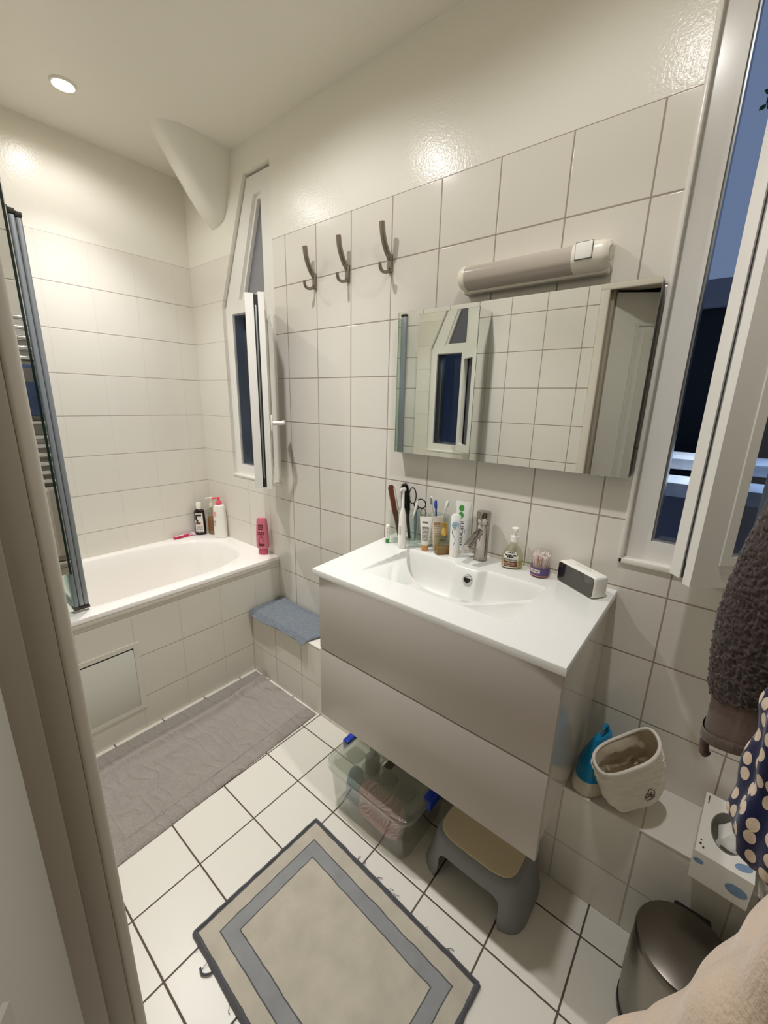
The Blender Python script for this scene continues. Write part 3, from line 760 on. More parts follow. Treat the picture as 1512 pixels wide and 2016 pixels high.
# oil bottle with gold cap
t = thing('oil_bottle', 'square glass bottle of amber oil with a gold cap', 'bottle', (.736, -.082, ZB), math.radians(58))
gx, gy, gh = .031, .0185, .063
bm = BM(); loft(bm, [ringpts(0, 0, z, gx*k, gy*k, 32, 8) for z, k in ((0, .95), (.002, 1.), (gh-.003, 1.), (gh, .93))]+[ringpts(0, 0, gh+.001, .009, .009, 32, 2), ringpts(0, 0, gh+.006, .009, .009, 32, 2)]); g_ = obj('glass', bm, M_glass, t, world=False)
bm = BM(); loft(bm, [ringpts(0, 0, z, gx-.0028, gy-.0028, 32, 8) for z in (.005, .024)]); obj('oil', bm, gl('amber_oil', rgb(214, 184, 96), .3, .05, .5, rgb(206, 172, 70)), t, world=False)
bm = BM(); lathe(bm, 0, 0, [(gh+.005, .0115), (gh+.006, .012), (gh+.046, .0098), (gh+.050, .0088), (gh+.0515, .005)], 24); obj('gold_cap', bm, mat('gold_metal', rgb(206, 170, 96), .25, metal=.9), t, world=False)
bm = BM(); rnd = random.Random(2)
for k, (z, w, h_) in enumerate(((.048, .018, .004), (.040, .036, .0022), (.034, .03, .0015), (.028, .034, .0015), (.022, .026, .0015))): box(bm, -w/2, w/2, -gy-.0006, -gy-.0002, z, z+h_)
obj('lettering', bm, inkg, g_, world=False, smooth=False)

# toothpastes
M_tp = mat('toothpaste_tube', rgb(240, 240, 236), .22)
t = thing('toothpaste', 'white toothpaste tube with a blue swirl standing beside the oil bottle', 'toothpaste', (.779, -.080, ZB), math.radians(25))
bm = BM(); lathe(bm, 0, 0, [(0, .0165), (.002, .0172), (.024, .0168), (.026, .016)], 28); obj('cap', bm, M_whitep, t, world=False)
zs = [(.026, .0172, .0165), (.06, .0175, .014), (.1, .0178, .010), (.146, .0165, .0045), (.153, .009, .002)]
b = obj('tube_body', tubebody(zs), M_tp, t, world=False)
bm = BM()
for k in range(2):
    r0 = .011-.005*k
    pts = [(r0*math.cos(a*PI/8+.6*k), -.0115+.0008*math.sin(a*PI/8), .116+r0*.9*math.sin(a*PI/8+.6*k)) for a in range(13)]
    tube(bm, pts, .0016, 6)
obj('blue_swirl', bm, mat('blue_print', rgb(110, 168, 196), .4), b, world=False)
bm = BM(); tube(bm, [(-.004+.006*math.sin(k*.5), -.0148+.00045*k, .045+.005*k) for k in range(11)], .0009, 6); obj('lettering', bm, mat('navy_print', rgb(70, 76, 110), .4), b, world=False)

t = thing('toothpaste', 'white toothpaste tube with green dots and black vertical lettering behind the swirl tube', 'toothpaste', (.776, -.026, ZB), math.radians(14))
bm = BM(); lathe(bm, 0, 0, [(0, .019), (.002, .02), (.022, .019), (.024, .018)], 28); obj('cap', bm, M_whitep, t, world=False)
zs = [(.024, .0205, .0185), (.07, .0225, .0165), (.13, .0255, .008), (.178, .0272, .0022), (.187, .0275, .0016)]
b = obj('tube_body', tubebody(zs), M_tp, t, world=False)
bm = BM()
for z in (.163, .138):
    a_, yy = interp(zs, z); pts = [(-.006+.0095*math.cos(2*PI*i/20), 0, z+.0115*math.sin(2*PI*i/20)) for i in range(20)]
    f = []
    for p in pts:
        rx_, ry_ = interp(zs, p[2]); f.append(bm.verts.new((p[0], -ry_*math.sqrt(max(0, 1-(p[0]/rx_)**2))-.0007, p[2])))
    bm.faces.new(f)
obj('green_dots', bm, mat('green_print', rgb(72, 150, 66), .4), b, world=False, smooth=False)
bm = text_mesh('fluocaril', .026)
bmesh.ops.subdivide_edges(bm, edges=bm.edges, cuts=1)
for v in bm.verts:
    X, Z = -v.co.y-.001, .075+v.co.x*1.05
    rx_, ry_ = interp(zs, min(max(Z, .0241), .18)); v.co = (X, -ry_*math.sqrt(max(0., 1-(X/rx_)**2))-.0008, Z)
obj('lettering', bm, ink, b, world=False, smooth=False)
bm = BM(); box(bm, .011, .0125, -.0135, -.0125, .035, .09); obj('side_line', bm, inkg, b, world=False)

# soap pump bottle
t = thing('soap_bottle', 'clear liquid soap pump bottle with a brown and white label right of the tap', 'soap bottle', (.974, -.040, ZB), math.radians(27))
zs = [(0, .030, .018), (.003, .0335, .021), (.030, .0345, .0220), (.046, .0335, .0218), (.058, .029, .0205), (.068, .0225, .018), (.076, .0150, .0140), (.081, .0110, .0110), (.094, .0105, .0105)]
M_soapg = gl('clear_bottle', rgb(238, 238, 226), .5, .06, .08, rgb(236, 236, 226))
b = obj('bottle', tubebody(zs, 36), M_soapg, t, world=False)
zl = [(z, a-.0022, c-.0022) for z, a, c in zs[:3]]; zl[0] = (.003,)+zl[0][1:]
obj('liquid', tubebody(zl, 36), gl('yellow_soap', rgb(228, 224, 176), .3, .05, .45, rgb(220, 214, 160)), t, world=False)
bm = BM(); lathe(bm, 0, 0, [(.090, .0128), (.091, .0135), (.108, .0128), (.1085, .006), (.114, .0055)], 26); c_ = obj('collar', bm, M_whitep, t, world=False)
bm = BM(); lathe(bm, 0, 0, [(.113, .0048), (.128, .0105), (.135, .0118), (.1362, .0108), (.134, .005)], 24); box(bm, -.003, .003, -.016, 0, .1275, .1325, .001); obj('pump_head', bm, M_whitep, t, world=False)
bm = BM(); on_body(bm, zs, -150, -62, .006, .048, .0006, 14); on_body(bm, zs, -140, -74, .048, .060, .0006, 14)
lb = obj('label', bm, mat('white_label', rgb(238, 234, 226), .4), b, world=False)
bm = BM(); on_body(bm, zs, -144, -66, .0095, .0275, .0010, 12); obj('brown_block', bm, mat('brown_label', rgb(112, 58, 26), .4), lb, world=False)
bm = BM(); print_rows(bm, zs, -128, -86, [.0555], .003, 9, .001); print_rows(bm, zs, -138, -74, [.0485, .046], .0022, 10, .001); print_rows(bm, zs, -125, -90, [.040, .0425], .0028, 11, .001); print_rows(bm, zs, -146, -68, [.0335, .0305], .0016, 12, .001); obj('lettering', bm, ink, lb, world=False)
bm = BM(); print_rows(bm, zs, -138, -76, [.014, .0185, .022], .0013, 13, .0013); obj('pale_lettering', bm, mat('pale_print', rgb(220, 206, 180), .5), lb, world=False)

# cotton swab jar
t = thing('cotton_swab_jar', 'round clear jar of cotton swabs with a purple label between soap and clock', 'jar', (1.067, -.043, ZB))
M_jar = gl('clear_plastic_jar', rgb(246, 242, 240), .4, .08, .06, rgb(240, 236, 234))
bm = BM(); r_ = .0285
loft(bm, [ringpts(0, 0, z, r, r, 40) for z, r in ((0, .026), (.002, r_), (.040, r_))]+[ringpts(0, 0, z, r, r, 40) for z, r in ((.040, r_-.0012), (.003, r_-.0014))]); bmesh.ops.recalc_face_normals(bm, faces=bm.faces)
b = obj('pot', bm, M_jar, t, world=False, ang=50)
bm = BM(); loft(bm, [ringpts(0, 0, z, r, r, 40) for z, r in ((.038, .0302), (.042, .0302), (.078, .0292), (.0835, .027), (.0845, .022))]); obj('lid', bm, M_jar, t, world=False, ang=50)
zs = [(0, r_, r_), (.040, r_, r_)]
bm = BM(); on_body(bm, zs, -200, 20, .006, .0335, .0006, 30); lb = obj('label', bm, mat('purple_label', rgb(96, 78, 128), .4), b, world=False)
bm = BM(); on_body(bm, zs, -140, -72, .016, .027, .001, 12); obj('label_field', bm, mat('cream_label', rgb(228, 214, 206), .4), lb, world=False)
bm = BM(); on_body(bm, zs, -160, -141, .022, .0295, .0011, 6); on_body(bm, zs, -170, 0, .0062, .0085, .0011, 20); obj('red_mark', bm, mat('rose_label', rgb(206, 120, 130), .4), lb, world=False)
bm = BM(); print_rows(bm, zs, -128, -82, [.0195], .0042, 3, .0014); obj('lettering', bm, inkg, lb, world=False)
bm = BM(); rnd = random.Random(11)
pk = []
for i in range(70):
    a = rnd.uniform(0, 2*PI); r0 = .021*math.sqrt(rnd.random()); r1 = min(.025, r0*1.15+.002); a1 = a+rnd.uniform(-.3, .3)
    zt = rnd.uniform(.066, .077)
    pk.append((Vector((r0*math.cos(a), r0*math.sin(a), .004)), Vector((r1*math.cos(a1), r1*math.sin(a1), zt))))
for p0, p1 in pk: tube(bm, [p0, p1], .0009, 6)
for f in bm.faces: f.material_index = 0
nf = len(bm.faces)
for f in bm.faces: f.material_index = 0 if math.hypot(f.calc_center_median().x+.006, f.calc_center_median().y+.008) < .011 else 1
for p0, p1 in pk:
    d = (p1-p0).normalized(); tube(bm, [p1-d*.009, p1-d*.006, p1-d*.002, p1], [.0011, .0024, .0024, .0012], 8)
bm.faces.ensure_lookup_table()
for f in bm.faces[nf:]: f.material_index = 1
bmesh.ops.translate(bm, verts=bm.verts, vec=(1.067, -.043, ZB))
o_ = obj('cotton_swabs', bm, [mat('pink_sticks', rgb(226, 130, 138), .5), mat('cotton', rgb(244, 240, 234), .9)], None, loc=(1.067, -.043, ZB+.004))
tag(o_, 'pink cotton swabs packed upright in the clear jar', 'cotton swabs'); o_['kind'] = 'stuff'

# alarm clock
t = thing('alarm_clock', 'white rounded digital clock with a dark mirrored face at the right end of the basin', 'clock', (1.192, -.058, ZB), math.radians(-33))
bm = BM(); box(bm, -.0725, .0725, -.025, .025, .0015, .0655, .009, 4); o_ = obj('case', bm, M_whitep, t, world=False)
bm = BM(); w_, h_ = .0685, .0285
loop = [(cx_+.0065*math.cos(a), cz_+.0065*math.sin(a)) for cx_, cz_, a0 in ((w_-.0065, (.0335)+h_-.0065, 0), (-w_+.0065, (.0335)+h_-.0065, PI/2), (-w_+.0065, (.0335)-h_+.0065, PI), (w_-.0065, (.0335)-h_+.0065, 1.5*PI)) for a in [a0+PI/2*i/5 for i in range(6)]]
prism(bm, loop, lambda p: (p[0], -.0258, p[1]), lambda p: (p[0], -.024, p[1])); obj('mirrored_face', bm, mat('dark_mirror_face', rgb(96, 94, 90), .04, metal=.9), t, world=False, smooth=False)
bm = BM(); box(bm, -.03, .03, -.006, .008, .0645, .0665, .001); obj('top_button', bm, mat('pale_grey_button', rgb(224, 222, 216), .4), t, world=False)
bm = BM(); box(bm, -.06, .066, .0, .022, 0, .003, .001); obj('foot', bm, inkg, t, world=False)

# ================================================================== ON THE BATHTUB RIM
ZR = .6155
def bottle(name, lab, loc, rotz, zs, m, n=32, p=2.):
    t = thing(name, lab, 'bottle', loc, rotz)
    bm = BM(); loft(bm, [ringpts(0, 0, z, a, b, n, p) for z, a, b in zs]); return t, obj('bottle', bm, m, t, world=False)
rt = math.radians(52)
zs = [(0, .030, .018), (.003, .0325, .0205), (.08, .0325, .0205), (.145, .031, .0195), (.158, .026, .0165), (.164, .0135, .0125), (.168, .0125, .0125)]
t, b = bottle('shampoo_bottle', 'dark brown shampoo bottle with white label and cap in the bath corner', (-1.003, -.098, ZR), rt, zs, mat('dark_brown_plastic', rgb(40, 26, 26), .22))
bm = BM(); lathe(bm, 0, 0, [(.166, .0155), (.168, .016), (.200, .0158), (.205, .014)], 24); obj('cap', bm, M_whitep, t, world=False)
bm = BM(); on_body(bm, zs, -140, -50, .018, .140, .0006, 12); lb = obj('label', bm, mat('white_paper_label', rgb(232, 228, 222), .5), b, world=False)
bm = BM(); on_body(bm, zs, -132, -66, .122, .134, .0012, 8); on_body(bm, zs, -134, -112, .095, .122, .0012, 6); on_body(bm, zs, -122, -100, .084, .100, .0012, 6); print_rows(bm, zs, -124, -62, [.022, .036, .044, .052], .003, 6, .0012); obj('lettering', bm, ink, lb, world=False)
bm = BM(); on_body(bm, zs, -130, -78, .070, .082, .0013, 8); obj('red_mark', bm, mat('dark_red_print', rgb(120, 44, 44), .4), lb, world=False)

zs = [(0, .028, .020), (.004, .031, .022), (.10, .031, .022), (.125, .026, .019), (.155, .014, .013), (.178, .011, .011)]
t, b = bottle('pump_bottle', 'golden shower oil pump bottle with clear neck, behind the dark bottle', (-.958, -.040, ZR), math.radians(35), zs, M_soapg)
zl = [(.004, .0285, .0195), (.112, .0265, .0185)]
obj('oil', tubebody(zl), gl('golden_oil', rgb(206, 158, 80), .3, .06, .7, rgb(200, 150, 70)), t, world=False)
bm = BM(); print_rows(bm, zs, -130, -50, [.085, .07, .055, .045, .03], .006, 21, .001); obj('lettering', bm, mat('brown_print', rgb(140, 84, 30), .5), b, world=False)
bm = BM(); lathe(bm, 0, 0, [(.176, .0125), (.178, .013), (.196, .0125), (.197, .006), (.225, .0055), (.226, .010), (.236, .010), (.237, .008)], 22); tube(bm, [(0, 0, .231), (-.022, -.010, .231), (-.027, -.012, .226)], .005, 10); obj('pump', bm, mat('cream_pump', rgb(232, 222, 208), .35), t, world=False)

zs = [(0, .034, .026), (.004, .037, .029), (.10, .037, .029), (.185, .0335, .026), (.200, .030, .023), (.208, .015, .014)]
t, b = bottle('pump_bottle', 'tall white pump bottle with a pink pump in the bath corner', (-.866, -.040, ZR), math.radians(40), zs, M_whitep, 32, 3.)
bm = BM(); lathe(bm, 0, 0, [(.206, .0165), (.208, .0172), (.222, .0168), (.230, .012), (.232, .0065), (.243, .0065), (.244, .011), (.252, .010), (.253, .008)], 24); tube(bm, [(0, 0, .248), (-.024, -.014, .248), (-.030, -.018, .243)], .0055, 10); obj('pump', bm, mat('pink_pump', rgb(232, 92, 110), .35), t, world=False)
bm = BM()
for z, h_, a0, a1 in ((.136, .030, -150, -100),): patch(bm, 0, 0, .037, .029, a0, a1, z, z+h_, 3., 8, .0006, .0358, .028)
obj('pink_print', bm, mat('rose_print', rgb(232, 164, 168), .45), b, world=False)
bm = BM(); textlines(bm, 0, 0, .0372, .0292, -148, -104, [.112, .104, .096, .088, .08], .0035, 3., .0006, 5); obj('lettering', bm, mat('mauve_print', rgb(150, 146, 178), .5), b, world=False)

M_pinkp = mat('rose_plastic', rgb(206, 112, 132), .3, coat=.2)
zs = [(.034, .026, .0170), (.040, .0335, .0205), (.062, .0350, .0215), (.110, .0345, .0195), (.165, .0312, .0165), (.200, .0275, .013), (.207, .024, .010), (.209, .015, .005)]
t, b = bottle('conditioner_bottle', 'rose pink conditioner bottle standing on its cap on the rim corner', (-.428, -.040, ZR), math.radians(40), zs, M_pinkp)
bm = BM(); loft(bm, [ringpts(0, 0, z, a, c, 28) for z, a, c in ((0, .0235, .0150), (.002, .0242, .0156), (.030, .0250, .0160), (.033, .0247, .0157))]); obj('cap', bm, mat('deep_rose_plastic', rgb(190, 74, 100), .3), t, world=False)
bm = BM(); print_rows(bm, zs, -125, -75, [.168, .158, .146], .006, 31); print_rows(bm, zs, -130, -62, [.126, .116], .006, 32); on_body(bm, zs, -122, -66, .052, .066, .0008)
for s in (-1, 1): tube(bm, [(-.004+s*(.003+.009*math.sin(k*PI/8)), -.0218, .062+.006*k) for k in range(9)], .0014, 6)
obj('lettering', bm, mat('dark_red_lettering', rgb(112, 24, 48), .4), b, world=False)

t = thing('razor', 'pink and white razor lying on the back rim of the bathtub', 'razor', (-1.018, -.20, ZR), math.radians(92))
bm = BM(); loft(bm, [[(x, w*math.cos(2*PI*i/12), .0085+h_*math.sin(2*PI*i/12)) for i in range(12)] for x, w, h_ in ((-.064, .003, .004), (-.060, .008, .0085), (-.03, .0105, .0085), (.0, .009, .0085), (.03, .006, .007), (.05, .005, .006))]); obj('handle', bm, mat('magenta_plastic', rgb(196, 48, 96), .3), t, world=False)
bm = BM(); box(bm, -.05, .0, -.005, .005, .0155, .0180, .001); obj('grip', bm, M_whitep, t, world=False)
bm = BM(); box(bm, .048, .066, -.022, .022, .003, .018, .003); box(bm, .03, .05, -.007, .007, .006, .013, .002); obj('head', bm, mat('pale_pink_plastic', rgb(226, 196, 206), .35), t, world=False)

# ================================================================== FLOOR AND LEDGE THINGS
def cloth_mat(name, col, bump=.5, scale=350., var=.12, sheen=.3, vscale=30.):
    return mat(name, col, .92, spec=.15, bump=bump, bscale=scale, var=var, vscale=vscale, sheen=sheen)

# ---- bordered rug
rug_c, rug_hx, rug_hy, rug_a = (.879, -.777, 0), .3225, .218, math.radians(-1.8)
def rug_mat():
    m = bpy.data.materials.new('rug_pattern'); m.use_nodes = True
    nt = m.node_tree; N = nt.nodes; L = nt.links; b = N['Principled BSDF']
    tc = N.new('ShaderNodeTexCoord'); sp = N.new('ShaderNodeSeparateXYZ')
    nz_ = N.new('ShaderNodeTexNoise'); nz_.inputs['Scale'].default_value = 22; L.new(tc.outputs['Object'], nz_.inputs['Vector'])
    ad = N.new('ShaderNodeVectorMath'); ad.operation = 'SCALE'; ad.inputs['Scale'].default_value = .006; L.new(nz_.outputs['Color'], ad.inputs[0])
    a2 = N.new('ShaderNodeVectorMath'); L.new(tc.outputs['Object'], a2.inputs[0]); L.new(ad.outputs[0], a2.inputs[1])
    L.new(a2.outputs[0], sp.inputs[0])
    def M(op, a, c=None):
        n = N.new('ShaderNodeMath'); n.operation = op
        for i, v in enumerate((a, c)):
            if v is None: continue
            if isinstance(v, (int, float)): n.inputs[i].default_value = v
            else: L.new(v, n.inputs[i])
        return n.outputs[0]
    d = M('MINIMUM', M('SUBTRACT', rug_hx, M('ABSOLUTE', M('SUBTRACT', sp.outputs[0], .003))), M('SUBTRACT', rug_hy, M('ABSOLUTE', M('SUBTRACT', sp.outputs[1], .003))))
    mr = N.new('ShaderNodeMapRange'); L.new(d, mr.inputs['Value']); mr.inputs['From Min'].default_value = 0; mr.inputs['From Max'].default_value = .2
    cr = N.new('ShaderNodeValToRGB'); cr.color_ramp.interpolation = 'CONSTANT'
    beige, grey, dark = rgb(190, 183, 167), rgb(146, 148, 148), rgb(92, 92, 94)
    st = [(0, dark), (.008, beige), (.047, dark), (.0505, grey), (.086, dark), (.0895, beige)]
    e = cr.color_ramp.elements
    e[0].position = 0; e[0].color = dark; e[1].position = st[1][0]/.2; e[1].color = beige
    for p, c in st[2:]: x = e.new(p/.2); x.color = c
    L.new(mr.outputs['Result'], cr.inputs['Fac'])
    n2 = N.new('ShaderNodeTexNoise'); n2.inputs['Scale'].default_value = 14; n2.inputs['Detail'].default_value = 6; L.new(tc.outputs['Object'], n2.inputs['Vector'])
    r2 = N.new('ShaderNodeMapRange'); L.new(n2.outputs['Fac'], r2.inputs['Value']); r2.inputs['From Min'].default_value = .3; r2.inputs['From Max'].default_value = .7; r2.inputs['To Min'].default_value = .88; r2.inputs['To Max'].default_value = 1.06
    mx = N.new('ShaderNodeVectorMath'); mx.operation = 'SCALE'; L.new(cr.outputs['Color'], mx.inputs[0]); L.new(r2.outputs['Result'], mx.inputs['Scale'])
    L.new(mx.outputs[0], b.inputs['Base Color']); b.inputs['Roughness'].default_value = .95; b.inputs['Specular IOR Level'].default_value = .1; b.inputs['Sheen Weight'].default_value = .25
    n3 = N.new('ShaderNodeTexNoise'); n3.inputs['Scale'].default_value = 420; L.new(tc.outputs['Object'], n3.inputs['Vector'])
    bp = N.new('ShaderNodeBump'); bp.inputs['Strength'].default_value = .5; bp.inputs['Distance'].default_value = .002; L.new(n3.outputs['Fac'], bp.inputs['Height']); L.new(bp.outputs['Normal'], b.inputs['Normal'])
    return m
t = thing('rug', 'beige rug with a grey band and frayed dark edges in front of the vanity', 'rug', rug_c, rug_a)
bm = BM()
def rugtop(s, u):
    x = (2*s-1)*rug_hx; y = (2*u-1)*rug_hy
    return (x, y, .0075+.0018*nz(x, y, 0, 9)+.0008*nz(x, y, 3, 40))
V = grid(bm, rugtop, 110, 76)
ed = [V[i][0] for i in range(111)]+[V[110][j] for j in range(1, 77)]+[V[i][76] for i in range(109, -1, -1)]+[V[0][j] for j in range(75, 0, -1)]
lo = [bm.verts.new((v.co.x*1.001, v.co.y*1.001, .0008)) for v in ed]
for i in range(len(ed)): bm.faces.new((ed[i-1], lo[i-1], lo[i], ed[i]))
obj('pile', bm, rug_mat(), t, world=False)
M_bind = cloth_mat('dark_binding', rgb(84, 84, 88), .8, 500.)
for a, c, w in (((-1, 1), (1, 1), .0055), ((1, 1), (1, -1), .0055), ((1, -1), (-1, -1), .006), ((-1, -1), (-1, 1), .005)):
    bm = BM(); n = 70
    pts = []
    for i in range(n+1):
        k = i/n; x = (a[0]+(c[0]-a[0])*k)*rug_hx; y = (a[1]+(c[1]-a[1])*k)*rug_hy
        pts.append((x+.0025*nz(x, y, 1, 30), y+.0025*nz(x, y, 5, 30), .0058+.0015*nz(x, y, 9, 30)))
    tube(bm, pts, w, 10); obj('binding', bm, M_bind, t, world=False)
rnd = random.Random(3)
for k in range(16):
    side = k % 3
    if side == 0: x, y, dx, dy = rnd.uniform(-.25, .3), rug_hy+.003, 0, 1
    elif side == 1: x, y, dx, dy = rnd.uniform(-.3, .0), -rug_hy-.003, 0, -1
    else: x, y, dx, dy = rnd.uniform(-.1, .3), rug_hy+.003, .3, 1
    L_ = rnd.uniform(.006, .02); cv = rnd.uniform(-.012, .012)
    bm = BM(); tube(bm, spline([(x, y, .006), (x+dx*L_*.5+cv*dy*.3, y+dy*L_*.5+cv*dx*.3, .006), (x+dx*L_*.9+cv*dy, y+dy*L_*.9+cv*dx, .004), (x+dx*L_*.8+cv*1.4*dy, y+dy*L_*.8+cv*1.4*dx, .003)], 5), .0007, 6)
    obj('loose_thread', bm, M_bind, t, world=False)
bm = BM(); tube(bm, spline([(-.212, -rug_hy, .006), (-.208, -rug_hy-.012, .006), (-.222, -rug_hy-.026, .006), (-.238, -rug_hy-.024, .006)], 6), .0028, 8); obj('loose_thread', bm, M_bind, t, world=False)

# ---- grey bath mat
def mat_swirl(name, col):
    m = cloth_mat(name, col, .0, 300., .10, .35, 18.)
    nt = m.node_tree; N = nt.nodes; L = nt.links; b = N['Principled BSDF']
    tc = N.new('ShaderNodeTexCoord')
    w = N.new('ShaderNodeTexWave'); w.wave_type = 'RINGS'; w.inputs['Scale'].default_value = 7.; w.inputs['Distortion'].default_value = 9.; w.inputs['Detail'].default_value = 1.; w.inputs['Detail Scale'].default_value = 1.2
    L.new(tc.outputs['Object'], w.inputs['Vector'])
    n = N.new('ShaderNodeTexNoise'); n.inputs['Scale'].default_value = 330.; L.new(tc.outputs['Object'], n.inputs['Vector'])
    p = N.new('ShaderNodeMath'); p.operation = 'POWER'; L.new(w.outputs['Fac'], p.inputs[0]); p.inputs[1].default_value = 4
    a = N.new('ShaderNodeMath'); a.operation = 'MULTIPLY_ADD'; L.new(p.outputs[0], a.inputs[0]); a.inputs[1].default_value = .6; L.new(n.outputs['Fac'], a.inputs[2])
    bp = N.new('ShaderNodeBump'); bp.inputs['Strength'].default_value = 1.; bp.inputs['Distance'].default_value = .011; L.new(a.outputs[0], bp.inputs['Height']); L.new(bp.outputs['Normal'], b.inputs['Normal'])
    return m
bm = BM()
mx0, mx1, my0, my1 = -.322, .172, -1.075, -.200
def matz(s, u):
    x = mx0+(mx1-mx0)*s; y = my0+(my1-my0)*u
    x += .010*(1-u)*(s > .5)+.018*(1-u)*s
    rx_ = -.235+.03*(1-u)+.012*math.sin(y*9)
    z = .008+.020*math.exp(-((x-rx_-.012)/.020)**2)*(.35+.65*max(0, min(1, (u-.05)*1.6)))
    z += .006*max(0, 1-abs(x-(rx_+.06+.05*math.sin(y*6)))/.03)*max(0, math.sin((y+.3)*11))
    z += .012*math.exp(-((y+.33-.25*(x+.2))/.022)**2)*math.exp(-((x+.16)/.08)**2)
    z += .010*math.exp(-((y+.27-.6*(x+.2))/.016)**2)*math.exp(-((x+.10)/.09)**2)
    z += .0025*nz(x, y, 0, 14)+.0012*nz(x, y, 4, 45)
    e = min(s, 1-s)*(mx1-mx0); f = min(u, 1-u)*(my1-my0)
    g = min(e, f)
    z += .0025*(1 if .062 < g < .070 else 0)
    z *= min(1, .25+g/.012)
    return (x, y, max(z, .0025))
grid(bm, matz, 150, 240)
o_ = obj('bath_mat', bm, mat_swirl('grey_terry', rgb(184, 174, 164)), None, loc=(-.07, -.63, 0))
so = o_.modifiers.new('thickness', 'SOLIDIFY'); so.thickness = .002; so.offset = -1
tag(o_, 'long grey terry bath mat with a rumpled edge on the floor beside the bathtub', 'bath mat')

# ---- folded blue mat on the ledge
bm = BM()
def bluez(s, u):
    x = -.338+.462*s; y = -.008-.205*u
    x += .012*math.sin(u*5)*s+.01*(1-u)*s; y += -.004*math.sin(s*7)*u
    z = .3625+.011*(1-.3*u)+.0013*math.sin(y*820)+.002*nz(x, y, 0, 25)
    z += .008*math.exp(-((y+.018)/.012)**2)+.004*math.exp(-((x+.30-.25*(y+.1))/.012)**2)
    if y < -.19: z -= (-.19-y)*.75; 
    e = min(s*.47, (1-s)*.47, u*.2)
    z = .3622+(z-.3622)*min(1, .3+e/.012)
    return (x, y, z)
grid(bm, bluez, 120, 170)
mb = cloth_mat('blue_ribbed_terry', rgb(120, 128, 137), .8, 420., .3, .3, 70.)
o_ = obj('bath_mat', bm, mb, None, loc=(-.1, -.1, .362))
so = o_.modifiers.new('thickness', 'SOLIDIFY'); so.thickness = .004; so.offset = -1
tag(o_, 'blue ribbed mat lying on the tiled ledge between bathtub and vanity', 'bath mat')

# ---- clear storage box under the vanity
M_clear = gl('clear_polypropylene', rgb(243, 244, 241), .35, .14, .07, rgb(226, 228, 220))
M_latch = mat('blue_latch', rgb(22, 58, 176), .35)
bcx, bcy = .722, -.340
t = thing('storage_box', 'clear plastic storage box with blue latches on the floor under the vanity', 'storage box', (bcx, bcy, 0))
bm = BM()
ro = [ringpts(bcx, bcy, z, a, b, 64, 7) for z, a, b in ((.001, .158, .122), (.006, .166, .130), (.16, .180, .140), (.165, .186, .145), (.180, .187, .146))]
ri = [ringpts(bcx, bcy, z, a, b, 64, 7) for z, a, b in ((.180, .1845, .1435), (.16, .178, .138), (.009, .164, .128))]
loft(bm, ro+ri); bmesh.ops.recalc_face_normals(bm, faces=bm.faces); obj('tub', bm, M_clear, t, ang=50)
M_lid = gl('milky_lid', rgb(240, 242, 238), .4, .18, .26, rgb(220, 224, 214))
bm = BM()
loft(bm, [ringpts(bcx, bcy, z, a, b, 64, 7) for z, a, b in ((.178, .189, .148), (.181, .192, .151), (.196, .191, .150), (.199, .186, .145), (.194, .176, .135), (.194, .02, .02))]+[ringpts(bcx, bcy, z, a, b, 64, 7) for z, a, b in ((.1925, .02, .02), (.1925, .175, .134))], False, False)
bmesh.ops.recalc_face_normals(bm, faces=bm.faces)
l_ = obj('lid', bm, M_lid, t, ang=50)
for i in range(4):
    for j in range(2):
        bm = BM(); x, y = bcx-.115+.0767*i, bcy-.05+.092*j
        loft(bm, [ringpts(x, y, z, a, a*1.0, 32, 4) for z, a in ((.194, .031), (.2005, .029), (.2015, .025))]); obj('raised_square', bm, gl('frosted_square', rgb(236, 238, 234), .35, .3, .16, rgb(216, 218, 210)) if (i, j) == (0, 0) else bpy.data.materials['frosted_square'], l_)
for s in (-1, 1):
    bm = BM(); x = bcx+s*.193
    box(bm, x-.006, x+.006, bcy-.035, bcy+.035, .160, .203, .004, 3); box(bm, x-s*.012-.01, x-s*.012+.01, bcy-.035, bcy+.035, .198, .206, .003); obj('latch', bm, M_latch, t)
